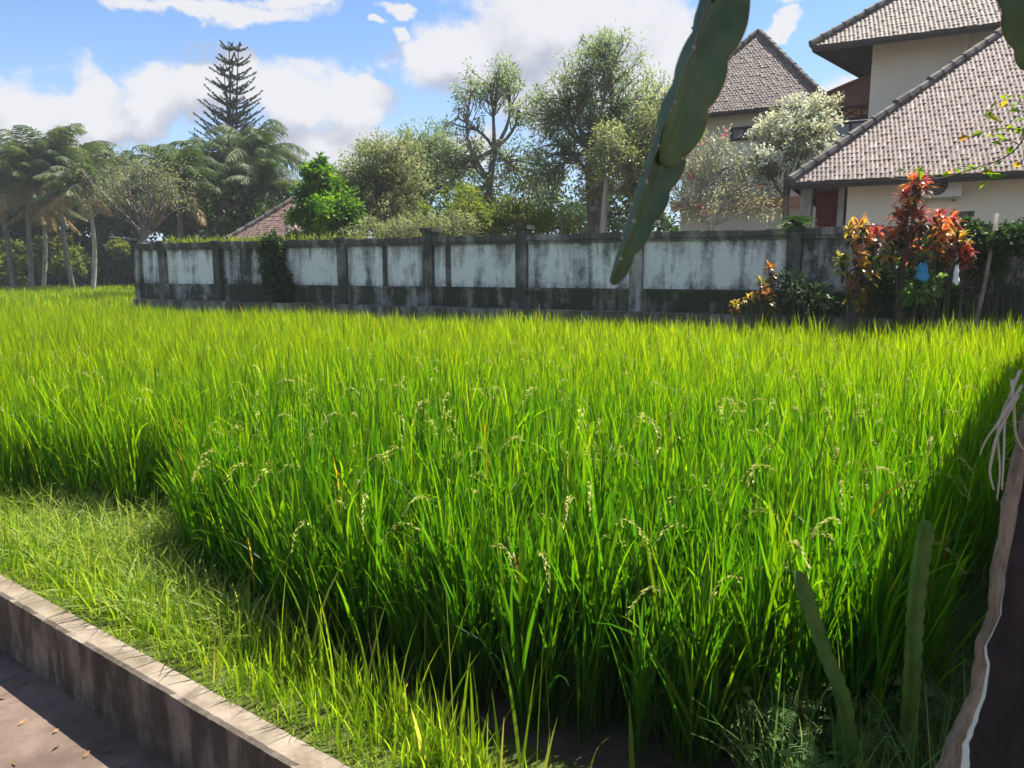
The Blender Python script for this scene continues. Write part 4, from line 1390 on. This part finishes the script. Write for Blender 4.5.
def bush(name, label, blobs, leaf, n, L, Wd, b=0.4, cat='bush', zmin=0.0):
    u, v = blobs[0][:2]
    base = spot(u, b)
    root = thing(name, label, cat, base)
    st, cr = MB(), MB()
    for (u, v, ru, rv) in blobs:
        q = spot(u, b)
        c, rad = blob_px(u, v, ru, rv, q[1])
        rad[1] = min(rad[1], 0.3)
        for k in range(5):
            st.tube(curve_pts(base, c + rng.normal(0, 0.4, 3) * rad, 5, 0.06), np.linspace(0.012, 0.004, 5), 4, False)
        m_ = int(n * ru * rv / sum(x[2] * x[3] for x in blobs))
        d = unit(rng.normal(size=(m_, 3)))
        P = c + d * (rng.random(m_) ** 0.5)[:, None] * rad
        leaves(cr, P, d + rng.normal(0, 0.5, (m_, 3)) - up * 0.2, L * rng.uniform(0.6, 1.3, m_), Wd, None, 0.25)
    st.build('stem', M['darkbark'], root)
    cr.build('foliage', M[leaf], root)
    return root
bush('dark_shrub', 'dark green shrub at the foot of the tallest croton', [(905, 272, 34, 36), (935, 290, 36, 22), (880, 280, 22, 30)], 'dark', 1200, 0.12, 0.045, 0.35)
bush('broad_leaf_plant', 'light green leafy plant below the blue bag', [(918, 292, 16, 10), (930, 284, 10, 10)], 'weed', 240, 0.11, 0.07, 1.0, 'plant')
bush('wall_vine', 'dark vine hanging over the wall at the far right', [(1000, 240, 40, 14), (990, 262, 14, 24), (1030, 236, 40, 16), (968, 236, 14, 18)], 'dark', 2200, 0.09, 0.05, 0.18, 'vine')
bush('wall_creeper', 'dark green creeper growing up the wall below the small tiled roof', [(273, 266, 12, 34), (272, 244, 12, 8), (280, 285, 12, 18)], 'dark', 3200, 0.085, 0.05, 0.16, 'creeper')
bush('mossy_plant', 'small dark weeds at the wall foot left of the yellow croton', [(812, 300, 30, 16), (790, 290, 18, 22)], 'dark', 900, 0.10, 0.03, 0.4, 'weeds')

# fern on the wall pillar
pf = wp(S[8], 0.05, Z_TOP + 0.04)
fern = thing('wall_fern', 'dark green fern growing on top of the wall pillar', 'fern', pf)
mb = MB()
for i in range(34):
    a = rng.random() * 6.28
    e = rng.uniform(0.1, 1.3)
    D = np.array((math.cos(a) * math.cos(e), math.sin(a) * math.cos(e), math.sin(e)))
    L = rng.uniform(0.25, 0.5)
    n = 14
    t = np.linspace(0.05, 1, n)
    mid = pf + D * (t * L)[:, None] - up * (0.7 * L * t ** 2)[:, None]
    sdv = unit(np.cross(D, up))
    for sg in (-1, 1):
        strips(mb, mid, np.repeat((sdv * sg + D * 0.4)[None], n, 0), -up, 0.085 * np.sin(t * 2.8 + 0.2) + 0.01, 0.022, 0.4, 2, D[None])
mb.build('frond', M['dark'], fern)

# weeds sprouting along the wall top, left
mb = MB()
n = 900
s = np.concatenate((rng.uniform(S[1], S[3] - 0.1, 700), rng.uniform(S[4], S[5], 60), rng.uniform(S[3], S[4], 140)))
P = np.array([wp(a, rng.uniform(-0.03, 0.3), Z_TOP - 0.02) for a in s])
grass(mb, P, 0.15, 0.02, 0.6, 4, 0.4)
tag(mb.build('wall_top_weeds', M['yellowgreen']), 'yellowish weeds sprouting along the top of the wall at left', 'weeds', kind='stuff')

# bags caught in the crotons, leaning stick, rail
def bag(name, label, u, v, w, h, mat, b):
    c = spot(u, b)
    c = at(u, v, c[1])
    s = c[1] / FPX
    mb = MB()
    n, k = 14, 9
    vv = []
    for i in range(k):
        t = i / (k - 1)
        r = w * s * (0.35 + 0.65 * t ** 0.6) * rng.uniform(0.86, 1.12)
        for j in range(n):
            a = j * 2 * math.pi / n
            q = r * (1 + 0.2 * math.sin(a * 3 + t * 2) + 0.1 * math.sin(a * 7 + t * 9))
            vv.append((c[0] + q * math.cos(a), c[1] + 0.55 * q * math.sin(a), c[2] + h * s * (1 - 2 * t) + 0.25 * h * s * math.sin(a * 2 + 1)))
    q = [(i * n + j, i * n + (j + 1) % n, (i + 1) * n + (j + 1) % n, (i + 1) * n + j) for i in range(k - 1) for j in range(n)]
    mb.add(vv, q)
    mb.f.append(np.array([list(range((k - 1) * n, k * n))]))
    return tag(mb.build(name, mat, smooth=True), label, 'bag')
M['blue'] = rough_mat('blue_plastic', (0.02, 0.20, 0.40), (0.04, 0.28, 0.50), 6, 0.4, 0.3)
M['whiteplastic'] = rough_mat('white_plastic', (0.62, 0.63, 0.62), (0.75, 0.75, 0.74), 6, 0.4, 0.3)
bag('plastic_bag', 'crumpled blue plastic bag hanging in the croton', 922, 272, 6.5, 8, M['blue'], 1.15)
bag('plastic_bag', 'small white plastic bag hanging right of the blue one', 956, 275, 3.2, 8.5, M['whiteplastic'], 1.15)
c0, c1 = spot(966, 1.1), spot(995, 0.12)
c1 = at(997, 214, c1[1] - 0.1)
mb = MB()
mb.tube(curve_pts(c0, c1, 7, 0.01), np.linspace(0.03, 0.024, 7), 8)
for t in (0.3, 0.55, 0.8):
    q = c0 + (c1 - c0) * t
    mb.tube([q, q + (c1 - c0) * 0.008], 0.034, 8)
tag(mb.build('leaning_stick', M['bark'], smooth=True), 'bare brown stick leaning against the wall beside the crotons', 'stick')

# ------------------------------------------------------------------ neighbour's tall side wall (just outside the picture; throws the shade at right)
side = thing('side_wall', 'tall plain plaster wall along the right side of the field', 'wall', (2.6, 3.5, 0))
SD = unit(np.array((0.60, 0.80, 0.0)))
SN = np.array((SD[1], -SD[0], 0.0))
SO = np.array((2.66, 3.56, 0.0)) + SN * 0.0
def sp_(a, n, z):
    q = SO + SD * a + SN * n
    return (q[0], q[1], z)
def sbox(mb, a0, a1, n0, n1, z0, z1):
    mb.hexa([sp_(a0, n0, z0), sp_(a1, n0, z0), sp_(a1, n1, z0), sp_(a0, n1, z0), sp_(a0, n0, z1), sp_(a1, n0, z1), sp_(a1, n1, z1), sp_(a0, n1, z1)])
mb = MB(); sbox(mb, -2.3, 4.2, 0.03, 0.2, -0.25, 3.22); mb.build('panel', M['cream2'], side)
mb = MB(); sbox(mb, -2.35, 4.25, 0.0, 0.23, 3.223, 3.3); mb.build('coping', M['coping'], side)

# leafy spray trailing from that wall into the picture
p_top = np.array(sp_(1.2, 0.1, 3.3))
br = thing('leafy_branch', 'thin trailing branch with yellow green leaves before the villa roof', 'branch', p_top)
tk, lf = MB(), MB()
Yb = 4.0
main = np.array([p_top, at(1075, 60, 4.3), at(1040, 105, 4.1), at(1015, 150, Yb), at(975, 168, Yb), at(930, 180, Yb), at(890, 178, Yb), ])
def smooth_path(P, n):
    t = np.linspace(0, len(P) - 1, n)
    out_ = []
    for x in t:
        i = min(int(x), len(P) - 2)
        f = x - i
        p0, p1, p2, p3 = P[max(i - 1, 0)], P[i], P[i + 1], P[min(i + 2, len(P) - 1)]
        out_.append(0.5 * ((2 * p1) + (p2 - p0) * f + (2 * p0 - 5 * p1 + 4 * p2 - p3) * f * f + (3 * p1 - p0 - 3 * p2 + p3) * f ** 3))
    return np.array(out_)
mp_ = smooth_path(main, 34)
tk.tube(mp_, np.linspace(0.006, 0.002, 34), 5, False)
def twig(path, k):
    tk.tube(path, np.linspace(0.003, 0.0012, len(path)), 4, False)
    c = path[rng.integers(0, len(path), k)]
    leaves(lf, c + rng.normal(0, 0.008, (k, 3)), rng.normal(0, 1, (k, 3)) * (1, 1, 0.5) - up * 0.25, 0.065 * rng.uniform(0.7, 1.25, k), 0.036, None, 0.15)
for (u0, v0, u1, v1, k) in ((1040, 105, 985, 112, 8), (1040, 110, 1000, 100, 7), (1040, 105, 1005, 128, 7), (1020, 145, 988, 140, 6), (1025, 130, 972, 135, 6), (975, 168, 950, 172, 6), (935, 178, 905, 170, 6), (985, 168, 992, 182, 7), (1000, 160, 978, 178, 6), (1030, 120, 1022, 165, 7)):
    twig(smooth_path(np.array([at(u0, v0, Yb), at((u0 + u1) / 2, (v0 + v1) / 2 - 4, Yb), at(u1, v1, Yb)]), 8), k)
tk.build('twig', M['bark'], br, True)
M['spray'] = leaf_mat('spray_leaf', [(0, (0.10, 0.20, 0.02)), (0.75, (0.22, 0.28, 0.02)), (0.9, (0.45, 0.30, 0.02)), (1, (0.42, 0.20, 0.03))], 0.5, 1.6, 0.45, trtint=(1, 1, 0.4))
lf.build('leaves', M['spray'], br)

# ------------------------------------------------------------------ post and climbing cactus
def cactus_mat():
    m, nt, out = new_mat('cactus_skin')
    uv = nt.node('ShaderNodeUVMap')
    sp = nt.node('ShaderNodeSeparateXYZ')
    nt.l.new(uv.outputs[0], sp.inputs[0])
    p = geopos(nt)
    a = nt.noise(p, 14, 5, 0.6)
    c = nt.mix(nt.rng(a, 0.3, 0.7), (0.020, 0.052, 0.015), (0.062, 0.115, 0.034))
    c = nt.mix(nt.rng(sp.outputs[0], 0.925, 0.975), c, (0.26, 0.20, 0.11))
    sc2 = nt.noise(p, 38, 6, 0.7)
    c = nt.mix(nt.rng(sc2, 0.60, 0.72, 0, 0.55), c, (0.17, 0.16, 0.10))
    principled(nt, out, c, 0.42, nt.bump(a, 0.15, 0.004), 0.45)
    return m
SPINES = []
M['cactus'] = cactus_mat()
M['young_cactus'] = rough_mat('young_cactus_skin', (0.065, 0.135, 0.024), (0.13, 0.215, 0.040), 14, 0.5, 0.2)
def cactus_seg(mb, path, rad, twist=0.0, rot=0.0, pitch=0.055, end0=False, end1=True):
    path = np.asarray(path)
    k = len(path)
    t = unit(np.gradient(path, axis=0))
    ref = np.array((0.0, 1, 0))
    s = unit(np.cross(t, ref))
    w = np.cross(s, t)
    ln = np.concatenate(((0,), np.cumsum(np.linalg.norm(np.diff(path, axis=0), axis=1))))
    ribs, m_ = 3, 7
    n = ribs * 2 * m_
    V = np.zeros((k, n, 3)); UV = np.zeros((k, n, 2))
    xs_ = np.concatenate((np.linspace(0.0, 1, m_), np.linspace(1, 0.0, m_)))
    sg_ = np.concatenate((-np.ones(m_), np.ones(m_)))
    rad = np.broadcast_to(np.asarray(rad, float), (k,)) if np.ndim(rad) == 0 else np.interp(np.linspace(0, 1, k), np.linspace(0, 1, len(rad)), rad)
    for i in range(k):
        f = i / (k - 1)
        R_ = rad[i]
        if end1: R_ = R_ * (math.sqrt(max(0, 1 - max(0, (f - 0.88) / 0.12) ** 2)) * 0.97 + 0.03)
        if end0: R_ = R_ * (math.sqrt(max(0, 1 - max(0, (0.1 - f) / 0.1) ** 2)) * 0.8 + 0.2)
        for r in range(ribs):
            th = r * 2 * math.pi / ribs + rot + twist * f
            e = math.cos(th) * s[i] + math.sin(th) * w[i]
            p = -math.sin(th) * s[i] + math.cos(th) * w[i]
            ph = (ln[i] / pitch + r * 0.37) % 1
            scal = 1 - 0.20 * abs(2 * ph - 1) ** 2.4
            core = 0.13
            x = core + (scal - core) * xs_
            half = 0.10 * (1 - xs_) ** 1.6 + 0.060 * np.sqrt(np.maximum(0, 1 - xs_ ** 6))
            if ph < 0.5 <= ((ln[min(i + 1, k - 1)] / pitch + r * 0.37) % 1) or ((ln[min(i + 1, k - 1)] / pitch + r * 0.37) % 1) < ph:
                if ((ln[min(i + 1, k - 1)] / pitch + r * 0.37) % 1) < ph:
                    SPINES.append((path[i] + R_ * scal * e, e, t[i]))
            V[i, r * 2 * m_:(r + 1) * 2 * m_] = path[i] + R_ * (x[:, None] * e + (sg_ * half)[:, None] * p)
            UV[i, r * 2 * m_:(r + 1) * 2 * m_, 0] = np.where(xs_ > 0.99, 1.0, xs_ * 0.9)
        UV[i, :, 1] = f
    i = np.arange(k - 1)[:, None] * n
    j = np.arange(n)[None]
    q = np.stack((i + j, i + (j + 1) % n, i + n + (j + 1) % n, i + n + j), -1).reshape(-1, 4)
    mb.add(V.reshape(-1, 3), q, UV.reshape(-1, 2))
    m_ = mb.n - k * n
    mb.f.append(np.array([list(range(n))[::-1]]) + m_)
    mb.f.append(np.array([list(range((k - 1) * n, k * n))]) + m_)

Yc = 0.92
CR1, CR2 = -0.15, -0.05
post_base = at(985, 800, 1.25)
cac = thing('climbing_cactus', 'large hanging dragon fruit cactus with wavy ribbed green stems at top', 'cactus', (0.95, 1.35, 2.3))
crown = np.array((1.05, 1.42, 2.28))
mb = MB()
P = smooth_path(np.array([crown, np.array((0.75, 1.2, 2.42)), np.array((0.45, 1.0, 2.30)), at(742, -55, Yc), at(720, 5, Yc), at(692, 80, Yc), at(661, 165, Yc)]), 110)
cactus_seg(mb, P, (0.036, 0.039, 0.039, 0.036), 0.25, CR1, 0.062)
mb.build('stem', M['cactus'], cac, True)
mb = MB()
P = smooth_path(np.array([at(694, 75, Yc + 0.02), at(670, 140, Yc + 0.02), at(645, 205, Yc + 0.01), at(627, 250, Yc), at(612, 285, Yc)]), 70)
cactus_seg(mb, P, (0.030, 0.032, 0.025, 0.015, 0.009), 0.2, CR2, 0.045, True)
mb.build('stem', M['cactus'], cac, True)
mb = MB()
P = smooth_path(np.array([crown, np.array((1.0, 1.25, 2.36)), at(1024, -60, 1.15), at(1020, -10, 1.13), at(1028, 30, 1.13), at(1046, 68, 1.13)]), 60)
cactus_seg(mb, P, 0.030, 0.3, 0.5, 0.05)
mb.build('stem', M['cactus'], cac, True)
mb = MB()                                             # main stem climbing the post behind the picture edge
P = smooth_path(np.array([np.array((0.95, 1.5, 0.0)), np.array((1.02, 1.52, 0.8)), np.array((1.05, 1.5, 1.6)), crown]), 60)
P[:, 0] += 0.10
P[:, 1] += 0.08
cactus_seg(mb, P, 0.035, 0.6, 0.2, 0.05)
mb.build('stem', M['cactus'], cac, True)

SPINES_MAIN = list(SPINES)
def ground_cactus(label, pts, rad):
    b = np.array(pts[0]); 
    o = thing('cactus_shoot', label, 'cactus', b, 'young cactus shoots in the weeds')
    mb = MB()
    cactus_seg(mb, smooth_path(np.array(pts), 170), rad, 0.3, 1.1, 0.055)
    mb.build('stem', M['young_cactus'], o, True)
    return o
def px0(u, v, Y, z=None):
    q = at(u, v, Y)
    if z is not None: q[2] = z
    return q
ground_cactus('upright dark cactus shoot beside the dark post', [px0(906, 760, 2.0, -0.02), at(910, 700, 2.0), at(915, 600, 2.0), at(926, 520, 2.0)], 0.030)
ground_cactus('lighter cactus shoot leaning left among the weeds', [px0(862, 760, 1.95, -0.02), at(845, 715, 1.95), at(822, 650, 1.95), at(795, 570, 1.95)], 0.028)

# weathered post
M['postface'] = rough_mat('tarred_board', (0.007, 0.0055, 0.007), (0.032, 0.022, 0.025), 7, 0.75, 0.6, 0.01, st=(1, 1, 0.4))
M['posttrim'] = rough_mat('pale_mint_paint', (0.42, 0.50, 0.46), (0.52, 0.58, 0.54), 20, 0.6, 0.3)
M['postbark'] = rough_mat('torn_bark', (0.06, 0.048, 0.034), (0.26, 0.205, 0.14), 16, 0.9, 0.9, 0.02, st=(1, 1, 0.3))
post = thing('support_post', 'black tarred board post with torn bark edge at the right', 'post', (0.8, 1.25, -0.0))
edge = [(1075, 60), (1058, 200), (1034, 345), (1022, 400), (1012, 450), (1002, 505), (993, 560), (984, 620), (975, 665), (960, 705), (947, 740), (930, 775), (915, 815), (905, 1000)]
Yq = 1.25
E_ = np.array([at(u, v, Yq) for (u, v) in edge])
E_ = smooth_path(E_, 64)
E_[:, 0] += np.interp(np.arange(64), np.arange(0, 66, 3), rng.normal(0, 0.005, 22)) + rng.normal(0, 0.0012, 64)
def ribbon(mb, left, right, y0, y1):                  # a board between two outlines, y0..y1 deep
    k = len(left)
    v = []
    for i in range(k):
        for (p, y) in ((left[i], y0), (right[i], y0), (right[i], y1), (left[i], y1)):
            v.append((p[0], p[1] + y, p[2]))
    q = [(i * 4 + j, i * 4 + (j + 1) % 4, i * 4 + 4 + (j + 1) % 4, i * 4 + 4 + j) for i in range(k - 1) for j in range(4)]
    q += [(0, 1, 2, 3), (k * 4 - 4, k * 4 - 3, k * 4 - 2, k * 4 - 1)]
    mb.add(v, q)
bw = np.interp(np.linspace(0, 1, 64), (0, 0.3, 0.55, 0.7, 0.8, 1), (0.012, 0.014, 0.007, 0.011, 0.026, 0.05)) + np.interp(np.arange(64), np.arange(0, 66, 3), rng.normal(0, 0.003, 22))
mb = MB()
inn = E_ + np.stack((bw, 0 * bw, 0 * bw), 1)
ribbon(mb, E_, inn, -0.022, 0)
mb.build('bark_edge', M['postbark'], post)
tw = np.interp(np.linspace(0, 1, 64), (0, 0.45, 0.6, 0.8, 0.86, 1), (0.0012, 0.002, 0.007, 0.016, 0.03, 0.03))
inn2 = inn + np.stack((tw, 0 * tw, 0 * tw), 1)
mb = MB()
ribbon(mb, inn + np.array((0.0005, 0, 0)), inn2, -0.018, -0.002)
mb.build('trim_strip', M['posttrim'], post)
mb = MB()
ribbon(mb, inn2 + np.array((0.0005, 0, 0)), inn2 * 0 + np.column_stack((np.maximum(inn2[:, 0] + 0.25, 1.15), inn2[:, 1] + 0.02, inn2[:, 2])), -0.014, -0.002)
mb.build('board', M['postface'], post)
rt = MB()
for (pts) in ([(1022, 385), (1000, 420), (986, 440), (980, 455)], [(1018, 395), (1002, 425), (994, 445), (992, 462)], [(1012, 380), (1014, 410), (1016, 435), (1024, 450)], [(1008, 400), (998, 430), (1000, 470), (997, 500)], [(1020, 370), (1006, 410), (1004, 450), (1002, 490)], [(996, 440), (990, 470), (994, 490)]):
    P = smooth_path(np.array([at(u, v, Yq - 0.02 + rng.normal(0, 0.006)) for (u, v) in pts]), 14)
    rt.tube(P, np.linspace(0.0032, 0.0013, 14) * rng.uniform(0.7, 1.2), 6)
rt.build('aerial_root', M['palebark'], cac, True)
sp_mb = MB()
for (q, e, t_) in SPINES_MAIN:
    for j in range(4):
        d = unit(e + rng.normal(0, 0.6, 3))
        sp_mb.tube([q - e * 0.001, q + d * rng.uniform(0.003, 0.006)], (0.0007, 0.0003), 4)
    sp_mb.tube([q - e * 0.0012, q + e * 0.0012], (0.0022, 0.0016), 6)
sp_mb.build('spines', M['palebark'], cac)

# ------------------------------------------------------------------ fallen leaves on the path
mb = MB()
n = 46
s, t = rng.uniform(-2.2, 1.0, n), -np.abs(rng.normal(0, 0.16, n)) - 0.02
P = KO + KD * s[:, None] + KN * t[:, None]
P[:, 2] = PATH_Z + 0.006
D = rng.normal(0, 1, (n, 3)); D[:, 2] = 0.05
leaves(mb, P, D, 0.05 * rng.uniform(0.5, 1.2, n), 0.016, None, -0.1)
tag(mb.build('fallen_leaves', M['dry']), 'dry fallen leaves scattered on the path by the kerb', 'leaves', kind='stuff')

# a leaning frangipani left of the path (outside the picture); its boughs dapple the paving
base = np.array((-3.6, 1.2, PATH_Z))
tr = thing('path_tree', 'sparse tree over the path whose boughs shade the paving', 'tree', base)
tk, cr = MB(), MB()
top = np.array((-0.6, 3.1, 4.7))
tk.tube(curve_pts(base, top, 8, 0.03), np.linspace(0.12, 0.07, 8), 9)
for k in range(7):
    e = np.array((rng.uniform(-0.8, 0.5), rng.uniform(2.6, 3.5), rng.uniform(4.4, 5.2)))
    tk.tube(curve_pts(top, e, 6, 0.08), np.linspace(0.06, 0.03, 6), 6, False)
    for j in range(2):
        f = e + rng.normal(0, 0.3, 3)
        tk.tube(curve_pts(e, f, 5, 0.08), np.linspace(0.022, 0.012, 5), 5, False)
        n = 14
        leaves(cr, f + rng.normal(0, 0.14, (n, 3)), rng.normal(0, 1, (n, 3)), 0.2, 0.06)
tk.build('trunk', M['bark'], tr, True)
cr.build('crown', M['weed'], tr)
